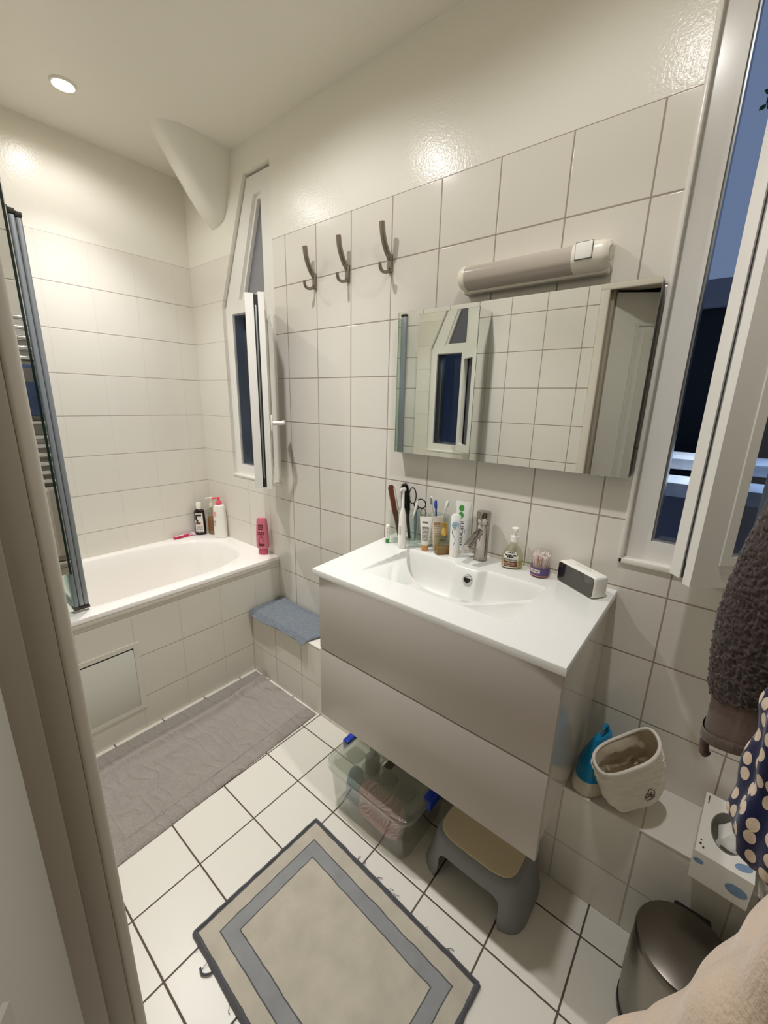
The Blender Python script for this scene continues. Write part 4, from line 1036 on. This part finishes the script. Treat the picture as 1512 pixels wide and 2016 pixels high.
# contents
def blob(bm, c, r, p=3., n=32, m=14, amp=.006, sc=22):
    rings = []
    for k in range(m+1):
        a = -PI/2+PI*k/m; cz = math.sin(a); w = max(.02, abs(math.cos(a))**(2/p))
        row = []
        for x, y, z in ringpts(c[0], c[1], c[2]+r[2]*math.copysign(abs(cz)**(2/p), cz), r[0]*w, r[1]*w, n, p):
            d = amp*nz(x, y, z, sc); v = Vector((x-c[0], y-c[1], z-c[2])); v = v*(1+d/max(.01, v.length)); row.append(tuple(Vector(c)+v))
        rings.append(row)
    loft(bm, rings)
bm = BM(); blob(bm, (.752, -.414, .080), (.094, .035, .066), 4.); 
M_pk = mat('pink_pattern', rgb(196, 116, 116), .6)
def fan(m):
    nt = m.node_tree; N = nt.nodes; L = nt.links; b = N['Principled BSDF']
    def M(op, a, c=None):
        n = N.new('ShaderNodeMath'); n.operation = op
        for i, v in enumerate((a, c)):
            if v is None: continue
            if isinstance(v, (int, float)): n.inputs[i].default_value = v
            else: L.new(v, n.inputs[i])
        return n.outputs[0]
    tc = N.new('ShaderNodeTexCoord'); s0 = N.new('ShaderNodeSeparateXYZ'); L.new(tc.outputs['Object'], s0.inputs[0])
    cb = N.new('ShaderNodeCombineXYZ'); L.new(s0.outputs[0], cb.inputs[0]); L.new(s0.outputs[2], cb.inputs[1])
    sc = N.new('ShaderNodeVectorMath'); sc.operation = 'SCALE'; sc.inputs['Scale'].default_value = 10.; L.new(cb.outputs[0], sc.inputs[0])
    v = N.new('ShaderNodeTexVoronoi'); v.voronoi_dimensions = '2D'; v.inputs['Scale'].default_value = 1.; v.inputs['Randomness'].default_value = .5; L.new(sc.outputs[0], v.inputs['Vector'])
    df = N.new('ShaderNodeVectorMath'); df.operation = 'SUBTRACT'; L.new(sc.outputs[0], df.inputs[0]); L.new(v.outputs['Position'], df.inputs[1])
    s1 = N.new('ShaderNodeSeparateXYZ'); L.new(df.outputs[0], s1.inputs[0])
    rays = M('LESS_THAN', M('FRACT', M('MULTIPLY', M('ARCTAN2', s1.outputs[1], s1.outputs[0]), 3.5)), .34)
    mx = N.new('ShaderNodeMix'); mx.data_type = 'RGBA'; mx.inputs['A'].default_value = rgb(184, 78, 88); mx.inputs['B'].default_value = rgb(240, 204, 196); L.new(rays, mx.inputs['Factor']); L.new(mx.outputs['Result'], b.inputs['Base Color'])
fan(M_pk)
tag(obj('toiletry_pouch', bm, M_pk, None, loc=(.742, -.422, .012)), 'pink pouch with pale fan lines inside the clear storage box', 'pouch')
bm = BM(); blob(bm, (.620, -.405, .085), (.030, .034, .072), 2.4); tag(obj('wash_cloth', bm, cloth_mat('teal_cloth', rgb(60, 130, 150)), None, loc=(.628, -.405, .010)), 'teal cloth bundle at the left end inside the storage box', 'cloth')
bm = BM(); lathe(bm, .612, -.30, [(.009, .026), (.012, .029), (.12, .029), (.135, .014), (.16, .013)], 24); tag(obj('plastic_bottle', bm, mat('smoke_plastic', rgb(120, 120, 116), .3), None, loc=(.612, -.30, .009)), 'grey plastic bottle behind the teal cloth in the storage box', 'bottle')
bm = BM(); box(bm, .68, .86, -.33, -.235, .010, .150, .012, 3); tag(obj('cardboard_carton', bm, mat('brown_grey_carton', rgb(104, 92, 80), .7), None, loc=(.77, -.28, .010)), 'dark brown carton at the back of the storage box', 'box')

# ---- step stool
def bool_cut(bm_a, bm_b):
    oa = []
    for b_ in (bm_a, bm_b):
        bmesh.ops.recalc_face_normals(b_, faces=b_.faces)
        me = bpy.data.meshes.new('tmp'); b_.to_mesh(me); b_.free(); o = bpy.data.objects.new('tmp', me); COL.objects.link(o); oa.append(o)
    md = oa[0].modifiers.new('b', 'BOOLEAN'); md.operation = 'DIFFERENCE'; md.object = oa[1]; md.solver = 'EXACT'
    dg = bpy.context.evaluated_depsgraph_get(); me = bpy.data.meshes.new_from_object(oa[0].evaluated_get(dg))
    r = BM(); r.from_mesh(me)
    for o in oa: bpy.data.objects.remove(o)
    bpy.data.meshes.remove(me); return r
scx, scy = 1.088, -.312
t = thing('step_stool', 'grey plastic step stool with a beige top under the right half of the vanity', 'stool', (scx, scy, 0))
prof = [(0, .166, .120), (.006, .167, .121), (.02, .163, .118), (.08, .149, .112), (.135, .138, .106), (.150, .133, .102), (.156, .126, .096)]
bm = BM(); loft(bm, [ringpts(scx, scy, z, a, b, 72, 4.2) for z, a, b in prof])
cut = BM(); loft(cut, [ringpts(scx, scy, z, a-.006, b-.006, 72, 4.2) for z, a, b in [(-.01, .166, .120)]+prof[1:5]+[(.148, .126, .096)]])
bm = bool_cut(bm, cut)
cut = BM(); aw, ah = .100, .100
lp = [(-aw-.012, -.02), (aw+.012, -.02), (aw, .03)]+[(aw-.03+.03*math.cos(a), ah-.03+.03*math.sin(a)) for a in [PI/2*i/6 for i in range(7)]]+[(-aw+.03-.03*math.sin(a), ah-.03+.03*math.cos(a)) for a in [PI/2*i/6 for i in range(7)]]+[(-aw, .03)]
prism(cut, lp, lambda p: (scx+p[0], scy-.3, p[1]), lambda p: (scx+p[0], scy+.3, p[1]))
bm = bool_cut(bm, cut)
obj('body', bm, mat('grey_plastic', rgb(134, 136, 138), .38), t, ang=40)
bm = BM(); loft(bm, [ringpts(scx, scy, z, a, b, 72, 4.2) for z, a, b in ((.1535, .122, .093), (.158, .1235, .0945), (.1605, .121, .092), (.1612, .11, .08))]); obj('top_pad', bm, mat('beige_rubber', rgb(212, 198, 166), .6, bump=.3, bscale=500.), t)

# ---- pedal bin
pcx, pcy = 1.585, -.345
t = thing('pedal_bin', 'round brushed steel pedal bin standing in front of the tiled ledge at lower right', 'bin', (pcx, pcy, 0))
bm = BM(); lathe(bm, pcx, pcy, [(0, .100), (.004, .101), (.018, .101), (.019, .099)], 56); obj('base_ring', bm, M_black, t)
bm = BM(); lathe(bm, pcx, pcy, [(.018, .0985), (.10, .1015), (.18, .1015), (.246, .0975), (.249, .096)], 56); obj('body', bm, M_inox, t)
bm = BM(); lathe(bm, pcx, pcy, [(.250, .0965), (.252, .0992), (.262, .0990), (.2685, .0955), (.270, .091), (.278, .06), (.281, .03), (.2815, .004)], 56); obj('lid', bm, mat('dark_steel_lid', rgb(120, 114, 106), .3, metal=1.), t)
bm = BM(); box(bm, pcx-.03, pcx+.045, pcy+.090, pcy+.112, .20, .262, .006, 3); obj('hinge', bm, M_black, t)
bm = BM(); box(bm, pcx-.03, pcx+.03, pcy-.135, pcy-.09, .008, .018, .003); obj('pedal', bm, M_black, t)

# ---- bags on the ledge
M_quilt = cloth_mat('white_quilted_cotton', rgb(242, 236, 224), .35, 300., .05, .3)
t = thing('quilted_bag', 'open white quilted cotton bag with an oval emblem on the ledge right of the vanity', 'bag', (1.432, -.126, .363), 0)
RB = (Matrix.Rotation(math.radians(40), 3, 'Z') @ Matrix.Rotation(math.radians(-21), 3, 'Y') @ Matrix.Rotation(math.radians(6), 3, 'X'))
def bagpt(a, v, ins=0.):
    """a = angle, v = 0..1 up the bag"""
    w = .074+.010*v+.006*math.sin(v*3)-.010*(1-v)**3
    dpt = .026+.016*math.sin(min(1, v*1.3)*PI*.55)+.012*max(0, v-.75)/.25
    if v < .08: w *= .80+.2*math.sqrt(v/.08); dpt *= .55+.45*math.sqrt(v/.08)
    c, s = math.cos(a), math.sin(a)
    x = (w-ins)*math.copysign(abs(c)**.75, c); y = (dpt-ins)*math.copysign(abs(s)**.85, s)
    z = .200*v+(.020*c-.012*s*abs(s)+.016*max(0, c)**3)*max(0, (v-.5)*2)**1.5
    k = 0 if v < .05 or v > .93 else 1
    n1 = noise.noise(Vector((x*11+z*8, y*9+2, z*42))); n2 = noise.noise(Vector((x*17-z*20, y*12+7, z*58)))
    d = k*(.0105*(.42-abs(n1)*1.6)+.0075*(.35-abs(n2)*1.5)+.0018*noise.noise(Vector((x*60, y*40, z*150))))
    n_ = Vector((c/w, s/dpt, 0)).normalized()
    return Vector((x, y, z))+n_*d
def bagring(v, ins=0., n=170): return [tuple(RB @ bagpt(2*PI*i/n, v, ins)) for i in range(n)]
bm = BM(); N_ = 110
loft(bm, [bagring(k/N_) for k in range(N_+1)], True, False)
shift = -min(v.co.z for v in bm.verts)
bmesh.ops.translate(bm, verts=bm.verts, vec=(0, 0, shift)); obj('shell', bm, M_quilt, t, world=False, ang=80)
bm = BM(); loft(bm, [bagring(1-.06*k, .004+.001*min(k, 4)) for k in range(13)], False, True); bmesh.ops.reverse_faces(bm, faces=bm.faces); bmesh.ops.translate(bm, verts=bm.verts, vec=(0, 0, shift)); obj('lining', bm, cloth_mat('cream_lining', rgb(206, 194, 170), .3, 200.), t, world=False, ang=80)
bm = BM(); r_ = bagring(1., .002); tube(bm, r_+r_[:1], .0042, 8, False); bmesh.ops.translate(bm, verts=bm.verts, vec=(0, 0, shift)); obj('piped_rim', bm, M_quilt, t, world=False)
# oval emblem wrapped on the front face
def face_pt(px_, pz_, off):
    v = pz_/.200; w = .074+.010*v+.006*math.sin(v*3); cc = max(-1, min(1, px_/w)); a = -math.acos(math.copysign(abs(cc)**(1/.75), cc))
    p = bagpt(a, v); n_ = Vector((0, -1, 0)); p = Vector((px_, p.y, p.z)); return RB @ (p+n_*off)+Vector((0, 0, shift))
bm = BM(); ec = (.026, .074)
def ov_pts(rx_, rz_, off=.0012): return [face_pt(ec[0]+rx_*math.cos(2*PI*i/32), ec[1]+rz_*math.sin(2*PI*i/32), off) for i in range(33)]
tube(bm, ov_pts(.0145, .0265), .0009, 6)
for s in (-1, 1): tube(bm, [face_pt(ec[0]+s*.0055*math.sin(PI*k/6)+.003*math.cos(k), ec[1]-.005+.0042*k, .0014) for k in range(6)], .0012, 6)
tube(bm, [face_pt(ec[0]-.0115+.0038*k, ec[1]-.011, .0012) for k in range(7)], .0008, 6)
vs = [face_pt(ec[0]+x, ec[1]+z, .0014) for x, z in ((-.0105, -.0135), (.0105, -.0135), (.006, -.0225), (-.006, -.0225))]
bm.faces.new([bm.verts.new(p) for p in vs]); obj('oval_emblem', bm, mat('grey_embroidery', rgb(112, 104, 100), .8), t, world=False)

M_bl = cloth_mat('turquoise_fabric', rgb(20, 132, 178), .3, 300., .08, .3)
t = thing('toiletry_bag', 'turquoise toiletry bag with cream base squeezed between vanity and white bag', 'bag', (1.321, -.122, .362), math.radians(70))
def blring(v, n=60):
    out = []
    hx = .070*(1-.10*v-.62*max(0, v-.55)**1.2*1.6); hy = .040*(1-.2*v)*(1-.75*max(0, (v-.5)*2)**1.3)+.002
    for i in range(n):
        a = 2*PI*i/n; c, s = math.cos(a), math.sin(a)
        x = hx*math.copysign(abs(c)**.8, c)+.012*v*v; y = hy*math.copysign(abs(s)**.9, s); z = .172*v
        d = .004*noise.noise(Vector((x*20, y*20, z*25)))*(1 if .05 < v < .95 else 0)
        out.append((x*(1+d*12), y*(1+d*12), z))
    return out
bm = BM(); loft(bm, [[(x*.82, y*.8, 0) for x, y, z in blring(.0)]]+[blring(.02+.0328*k) for k in range(9)], True, False); obj('cream_base', bm, cloth_mat('cream_canvas', rgb(206, 198, 180), .3, 300.), t, world=False, ang=70)
bm = BM(); loft(bm, [blring(.2825+.02*k) for k in range(36)], False, True); obj('shell', bm, M_bl, t, world=False, ang=70)
bm = BM(); tube(bm, spline([(.012, 0, .160), (.03, 0, .178), (.024, 0, .196), (.008, 0, .190), (.006, 0, .165)], 6), .0045, 8); obj('strap_loop', bm, M_bl, t, world=False)
bm = BM(); tube(bm, [(.0+.006*math.cos(2*PI*i/16), -.004, .186+.009*math.sin(2*PI*i/16)) for i in range(17)], .0014, 6); obj('zip_pull', bm, M_chrome, t, world=False)

# ---- tissue box
t = thing('tissue_box', 'white tissue box with blue petals overhanging the ledge at the right', 'tissue box', (1.626, -.142, .3625), math.radians(-4))
hx, hy, hz = .054, .106, .080
bm = BM(); bx_ = [(-hx, -hy), (hx, -hy), (hx, hy), (-hx, hy)]
# top with oval opening
tri_o = [(x, y) for x, y in bx_]; ovl = [(.033*math.cos(2*PI*i/32), .064*math.sin(2*PI*i/32)) for i in range(32)]
fl = tri_o+ovl; V0 = [bm.verts.new((x, y, hz)) for x, y in fl]
for tr in tessellate_polygon([[Vector((x, y, 0)) for x, y in tri_o], [Vector((x, y, 0)) for x, y in ovl]]): bm.faces.new([V0[i] for i in tr])
lo = [bm.verts.new((x, y, 0)) for x, y in bx_]
for i in range(4): bm.faces.new((V0[i], V0[(i+1) % 4], lo[(i+1) % 4], lo[i]))
bm.faces.new(lo); bmesh.ops.recalc_face_normals(bm, faces=bm.faces)
b = obj('carton', bm, mat('white_carton', rgb(236, 234, 226), .45), t, world=False, smooth=False)
bm = BM(); rnd = random.Random(5)
def petal(c, r, a, e):
    bm.faces.new([bm.verts.new((c[0]+r*math.cos(q)*math.cos(a)-r*e*math.sin(q)*math.sin(a), c[1]+r*math.cos(q)*math.sin(a)+r*e*math.sin(q)*math.cos(a), hz+.0004)) for q in [2*PI*i/20 for i in range(20)]])
M_petal = mat('blue_petal_print', rgb(126, 152, 186), .5, var=.25, vscale=90.)
petal((.034, -.078), .018, .6, .55); obj('blue_petal', bm, M_petal, b, world=False, smooth=False)
for x, w, z0 in ((-.043, .010, .056), (.03, .02, .036)):
    bm = BM(); bm.faces.new([bm.verts.new((x+w*math.cos(q), -hy-.0004, z0+w*.7*math.sin(q))) for q in [2*PI*i/18 for i in range(18)]])
    obj('blue_petal', bm, M_petal, b, world=False, smooth=False)
bm = BM()
for x, y, w, l in ((-.046, -.078, .004, .006), (-.040, -.086, .0035, .006), (-.046, -.066, .003, .004), (-.046, .08, .0022, .03)): box(bm, x-w/2, x+w/2, y-l/2, y+l/2, hz, hz+.0005)
obj('small_print', bm, ink, b, world=False, smooth=False)
bm = BM(); ringprism(bm, [(.0345*math.cos(2*PI*i/32), .0655*math.sin(2*PI*i/32)) for i in range(32)], [(.032*math.cos(2*PI*i/32), .063*math.sin(2*PI*i/32)) for i in range(32)], lambda p: (p[0], p[1], hz), lambda p: (p[0], p[1], hz+.0005)); obj('perforated_edge', bm, inkg, b, world=False, smooth=False)
bm = BM()
P = [(-.016, -.034, hz-.014), (.022, -.04, hz-.01), (.026, .036, hz-.01), (-.018, .03, hz-.014), (.010, -.020, hz+.040), (.002, .014, hz+.026)]
vv = [bm.verts.new(p) for p in P]
for f in ((0, 1, 4), (1, 2, 4), (2, 5, 4), (2, 3, 5), (3, 0, 5), (0, 4, 5)): bm.faces.new([vv[i] for i in f])
bmesh.ops.subdivide_edges(bm, edges=bm.edges, cuts=5, use_grid_fill=True)
for v in bm.verts: v.co += Vector((nz(*v.co, 60), nz(*(v.co+Vector((1, 0, 0))), 60), nz(*(v.co+Vector((0, 2, 0))), 60)))*.003
o_ = obj('tissue', bm, cloth_mat('paper_tissue', rgb(240, 238, 232), .1, 200., .03), t, world=False)

# ================================================================== RIGHT-HAND WALL: RADIATOR, TOWELS, CLOTHES
t = thing('towel_radiator', 'chrome towel radiator whose bars show as a reflection at the far left', 'radiator', (1.64, -.76, .55))
for y in (-.99, -.535):
    bm = BM(); tube(bm, [(1.645, y, .52), (1.645, y, 1.83)], .016, 16); box(bm, 1.645, 1.70, y-.012, y+.012, .62, .645, .003); box(bm, 1.645, 1.70, y-.012, y+.012, 1.70, 1.725, .003); obj('rail', bm, M_chrome, t)
zz = [1.775-.043*k for k in range(7)]+[1.40, 1.357, 1.314]+[1.245-.043*k for k in range(8)]+[.80, .757, .714, .60]
for z in zz:
    bm = BM(); tube(bm, [(1.632, -.985, z), (1.632, -.54, z)], .0115, 12); obj('bar', bm, M_chrome, t)
def hang(name, lab, x0, y0, y1, zt, zb, m, amp=.004, cat='towel', hem=None):
    """towel draped over a radiator bar: front and back fall joined over the bar"""
    bm = BM(); hb = zt-.5*(zt-zb)
    def f(s, u):
        y = y0+(y1-y0)*s; L_ = (zt-zb)
        d = u*(L_*1.5)
        w = amp*math.sin(y*70)+amp*nz(y, d, 0, 12)
        if d < L_*.5: return (1.652, y, zt-L_*.5+d)
        if d < L_*.5+.03:
            a = (d-L_*.5)/.03*PI; return (1.6325+.0195*math.cos(a), y, zt+.012*math.sin(a))
        return (1.613-.0+w*.6-.004, y, zt-(d-L_*.5-.03))
    grid(bm, f, 40, 90)
    o = obj(name, bm, m, None, loc=(1.63, (y0+y1)/2, zb)); so = o.modifiers.new('thickness', 'SOLIDIFY'); so.thickness = .006; so.offset = 0
    return tag(o, lab, cat)
def stripe_mat(name, cols, axis=2, scale=9.):
    m = cloth_mat(name, cols[0], .5, 300.)
    nt = m.node_tree; N = nt.nodes; L = nt.links; b = N['Principled BSDF']
    g = N.new('ShaderNodeTexCoord'); s = N.new('ShaderNodeSeparateXYZ'); L.new(g.outputs['Object'], s.inputs[0])
    mu = N.new('ShaderNodeMath'); mu.operation = 'MULTIPLY'; mu.inputs[1].default_value = scale; L.new(s.outputs[axis], mu.inputs[0])
    fr_ = N.new('ShaderNodeMath'); fr_.operation = 'FRACT'; L.new(mu.outputs[0], fr_.inputs[0])
    cr = N.new('ShaderNodeValToRGB'); cr.color_ramp.interpolation = 'CONSTANT'; e = cr.color_ramp.elements
    e[0].color = cols[0]; e[1].position = 1/len(cols); e[1].color = cols[1]
    for i, c in enumerate(cols[2:]): x = e.new((i+2)/len(cols)); x.color = c
    L.new(fr_.outputs[0], cr.inputs['Fac']); L.new(cr.outputs['Color'], b.inputs['Base Color'])
    return m
hang('towel', 'blue towel on the radiator bars, reflected at the left edge of the photo', 1.61, -.855, -.70, 1.56, 1.315, stripe_mat('blue_towel', [rgb(62, 74, 104), rgb(54, 66, 96), rgb(60, 72, 102), rgb(108, 104, 100)], 2, 4.1))
hang('towel', 'brown and cream striped towel low on the radiator, reflected above the bath rim', 1.61, -.855, -.70, .985, .61, stripe_mat('striped_towel', [rgb(180, 172, 160), rgb(120, 92, 84), rgb(190, 182, 170), rgb(170, 162, 150)], 1, 12.))

# ---- dark brown bath towel
def M_terry(): return mat('dark_brown_terry', rgb(72, 62, 58), .95, spec=.1, var=.45, vscale=260., sheen=.25)
t = thing('bath_towel', 'thick dark brown terry towel hanging at the right edge beside the open window', 'towel', (1.60, -.42, .83))
sil = [(1.60, 1.582), (1.45, 1.545), (1.309, 1.516), (1.242, 1.503), (1.181, 1.495), (1.113, 1.490), (1.035, 1.494), (.975, 1.501), (.955, 1.507)]
def xsil(z):
    for (z0, x0), (z1, x1) in zip(sil, sil[1:]):
        if z1 <= z <= z0: return x0+(x1-x0)*(z0-z)/(z0-z1)
    return sil[-1][1]
def towel_ring(z, n=150, dz=0., thin=0.):
    xl = xsil(z); cx_, cy_ = 1.612, -.42; rx = cx_-xl-thin; ry = .075-thin
    row = []
    for i in range(n):
        a = 2*PI*i/n; c, s = math.cos(a), math.sin(a)
        rr = 1+.05*math.sin(3*a+1)*(1 if c > -.6 else .3)
        rxx = rx if c < 0 else .086
        row.append((cx_+rxx*math.copysign(abs(c)**.9, c)*(rr if c > -.7 else 1), cy_+ry*s*rr, z+dz*((cx_+rxx*c)-xl)))
    return row
bm = BM(); rings = []
K = 260
for k in range(K+1):
    z = 1.60-(1.60-.955)*k/K; rings.append([Vector(p) for p in towel_ring(z, 330, .55*max(0, (k/K-.8)/.2))])
for r in rings:
    for i, p in enumerate(r):
        d = noise.noise(p*270)*.0042+noise.noise(p*110)*.0026
        v = Vector((p.x-1.612, p.y+.42, 0)); r[i] = tuple(p+v.normalized()*d)
loft(bm, rings, True, True)
for v in bm.verts: v.co.x = min(v.co.x, XR-.002)
obj('terry_body', bm, M_terry(), t, smooth=True, ang=180)
M_band = cloth_mat('brown_woven_band', rgb(104, 88, 82), .35, 500., .08, .15)
bm = BM(); loft(bm, [towel_ring(z, 100, .55, .004) for z in (.965, .94, .90, .885)], False, False); b = obj('woven_band', bm, M_band, t, ang=80)
bm = BM()
loft(bm, [towel_ring(z, 100, .55, th) for z, th in ((.888, .001), (.866, .001), (.862, .006), (.888, .008))], False, False); obj('hem', bm, cloth_mat('brown_hem', rgb(112, 96, 88), .6, 260.), b, ang=80)
bm = BM(); tube(bm, spline([(1.519, -.425, .895), (1.517, -.428, .86), (1.519, -.43, .84), (1.524, -.43, .834)], 6), [.006]*6+[.0075]*6+[.008]*7, 12); obj('hem_corner', bm, M_band, b)

# ---- navy garment with cream dots
def dots_mat():
    m = cloth_mat('navy_dotted_fabric', rgb(20, 26, 68), .3, 400.)
    nt = m.node_tree; N = nt.nodes; L = nt.links; b = N['Principled BSDF']
    uv = N.new('ShaderNodeUVMap')
    mp = N.new('ShaderNodeMapping'); mp.inputs['Scale'].default_value = (20., 34., 1.); L.new(uv.outputs['UV'], mp.inputs['Vector'])
    v = N.new('ShaderNodeTexVoronoi'); v.voronoi_dimensions = '2D'; v.inputs['Scale'].default_value = 1.; v.inputs['Randomness'].default_value = .55; L.new(mp.outputs['Vector'], v.inputs['Vector'])
    g = N.new('ShaderNodeMath'); g.operation = 'LESS_THAN'; g.inputs[1].default_value = .33; L.new(v.outputs['Distance'], g.inputs[0])
    mx = N.new('ShaderNodeMix'); mx.data_type = 'RGBA'; mx.inputs['A'].default_value = rgb(18, 24, 66); mx.inputs['B'].default_value = rgb(226, 206, 184); L.new(g.outputs[0], mx.inputs['Factor']); L.new(mx.outputs['Result'], b.inputs['Base Color'])
    return m
def hanging(name, lab, cat, cx_, cy_, prof, m, n=110, folds=9, famp=.006, uv=True, nsc=18, namp=.01, K=90):
    """bundle of hanging cloth; prof = (z, rx to the room side, ry)"""
    bm = BM(); rings = []
    for k in range(K+1):
        z = prof[0][0]+(prof[-1][0]-prof[0][0])*k/K
        for (z0, a0, b0), (z1, a1, b1) in zip(prof, prof[1:]):
            if z1 <= z <= z0:
                q = (z0-z)/(z0-z1+1e-9); q = q*q*(3-2*q); rx, ry = a0+(a1-a0)*q, b0+(b1-b0)*q; break
        row = []
        for i in range(n):
            a = 2*PI*i/n; c, s = math.cos(a), math.sin(a)
            x = cx_+(rx if c < 0 else 1.6195-cx_)*c; y = cy_+ry*s
            w = famp*math.sin(folds*a+3*nz(x, y, z, 3))+namp*nz(x, y, z, nsc)
            if c < 0: x += w*c
            y += w*s; row.append((min(x, 1.6195), y, z))
        rings.append(row)
    R_ = loft(bm, rings, True, True)
    ul = bm.loops.layers.uv.new('UVMap')
    for f in bm.faces:
        for l in f.loops:
            p = l.vert.co; a = math.atan2(p.y-cy_, p.x-cx_)
            if a < 0: a += 2*PI
            l[ul].uv = (a/(2*PI), p.z-prof[-1][0])
    return tag(obj(name, bm, m, None, ang=80, loc=(cx_, cy_, prof[-1][0])), lab, cat)
hanging('dotted_garment', 'navy blue garment with cream dots hanging below the brown towel', 'clothes', 1.60, -.62,
        [(1.50, .020, .05), (1.15, .036, .055), (1.04, .050, .06), (.955, .054, .064), (.906, .054, .066), (.875, .044, .06), (.852, .026, .045), (.842, .008, .02)], dots_mat(), namp=.010, famp=.0035)
hanging('fleece_robe', 'beige fleece robe bulging into the bottom right corner of the photo', 'robe', 1.60, -.975,
        [(1.50, .02, .06), (1.25, .045, .075), (1.103, .074, .085), (1.027, .094, .092), (.95, .114, .098), (.884, .134, .10), (.78, .150, .103), (.55, .137, .105), (.35, .12, .105)],
        cloth_mat('beige_fleece', rgb(224, 200, 176), .6, 260., .08, .6), folds=4, famp=.012, namp=.006, nsc=9)

# ---- sprig outside the upper pane
t = thing('climbing_plant', 'green leafy sprig outside the upper pane at the top right edge', 'plant', (1.365, .5, 2.30))
bm = BM(); tube(bm, spline([(1.40, .259, 2.52), (1.395, .36, 2.50), (1.37, .5, 2.40), (1.362, .5, 2.30)], 5), .003, 6); obj('stem', bm, mat('green_stem', rgb(40, 74, 40), .7), t)
rnd = random.Random(8); M_leaf = mat('green_leaf', rgb(44, 104, 60), .6)
for k in range(14):
    bm = BM(); c = Vector((1.365+rnd.uniform(-.016, .04), .5+rnd.uniform(-.03, .03), 2.33+rnd.uniform(-.03, .06))); d = Vector((rnd.uniform(-1, 1), rnd.uniform(-.5, .5), rnd.uniform(-1, .3))).normalized(); s = d.cross(Vector((.2, 1, .3))).normalized()
    pts = [c+d*.026*u+s*.007*math.sin(PI*u)*q for u, q in ((0, 0), (.3, 1), (.6, 1), (1, 0), (.6, -1), (.3, -1))]
    f = bm.faces.new([bm.verts.new(p) for p in pts]); r_ = bmesh.ops.extrude_face_region(bm, geom=[f]); bmesh.ops.translate(bm, verts=[v for v in r_['geom'] if isinstance(v, bmesh.types.BMVert)], vec=(0, .001, 0))
    bmesh.ops.recalc_face_normals(bm, faces=bm.faces); obj('leaf', bm, M_leaf, t, smooth=False)

# ================================================================== LIGHT
WARM = (1., .99, 1.)
for k, (x, y, lab) in enumerate(spots):
    # each reflector lamp: a tight central beam and a weak wide spill
    for nm, e, sz, bl in (('spot_beam', (48, 60, 30)[k], 100, 1.), ('spot_spill', (7.5, 16, 8.5)[k], 164, .45)):
        l = bpy.data.lights.new(nm, 'SPOT'); l.energy = e; l.color = WARM; l.spot_size = math.radians(sz); l.spot_blend = bl; l.shadow_soft_size = .028
        o = bpy.data.objects.new(nm, l); COL.objects.link(o); o.location = (x, y, ZC-.012)
# unseen lamp added to brighten the courtyard ledge
l = bpy.data.lights.new('ledge_fill_light', 'SPOT'); l.energy = 130; l.color = (.72, .84, 1.); l.shadow_soft_size = .06; l.spot_size = math.radians(70); l.spot_blend = .6
o = bpy.data.objects.new('ledge_fill_light', l); COL.objects.link(o); o.location = (2.25, 1.45, 1.75)
o.rotation_euler = (Vector((1.35, 1.45, 1.08))-o.location).to_track_quat('-Z', 'Y').to_euler()
w = bpy.data.worlds.new('dusk'); S.world = w; w.use_nodes = True
w.node_tree.nodes['Background'].inputs['Color'].default_value = (.115, .158, .265, 1)
w.node_tree.nodes['Background'].inputs['Strength'].default_value = 1.

S.view_settings.view_transform = 'Standard'; S.view_settings.look = 'None'
S.view_settings.exposure = .17; S.view_settings.gamma = 1.; S.view_settings.use_curve_mapping = False
S.cycles.max_bounces = 14; S.cycles.transmission_bounces = 12; S.cycles.transparent_max_bounces = 12; S.cycles.diffuse_bounces = 6; S.cycles.glossy_bounces = 8
S.cycles.sample_clamp_indirect = 6
S.cycles.use_denoising = True
S.cycles.caustics_reflective = False; S.cycles.caustics_refractive = False
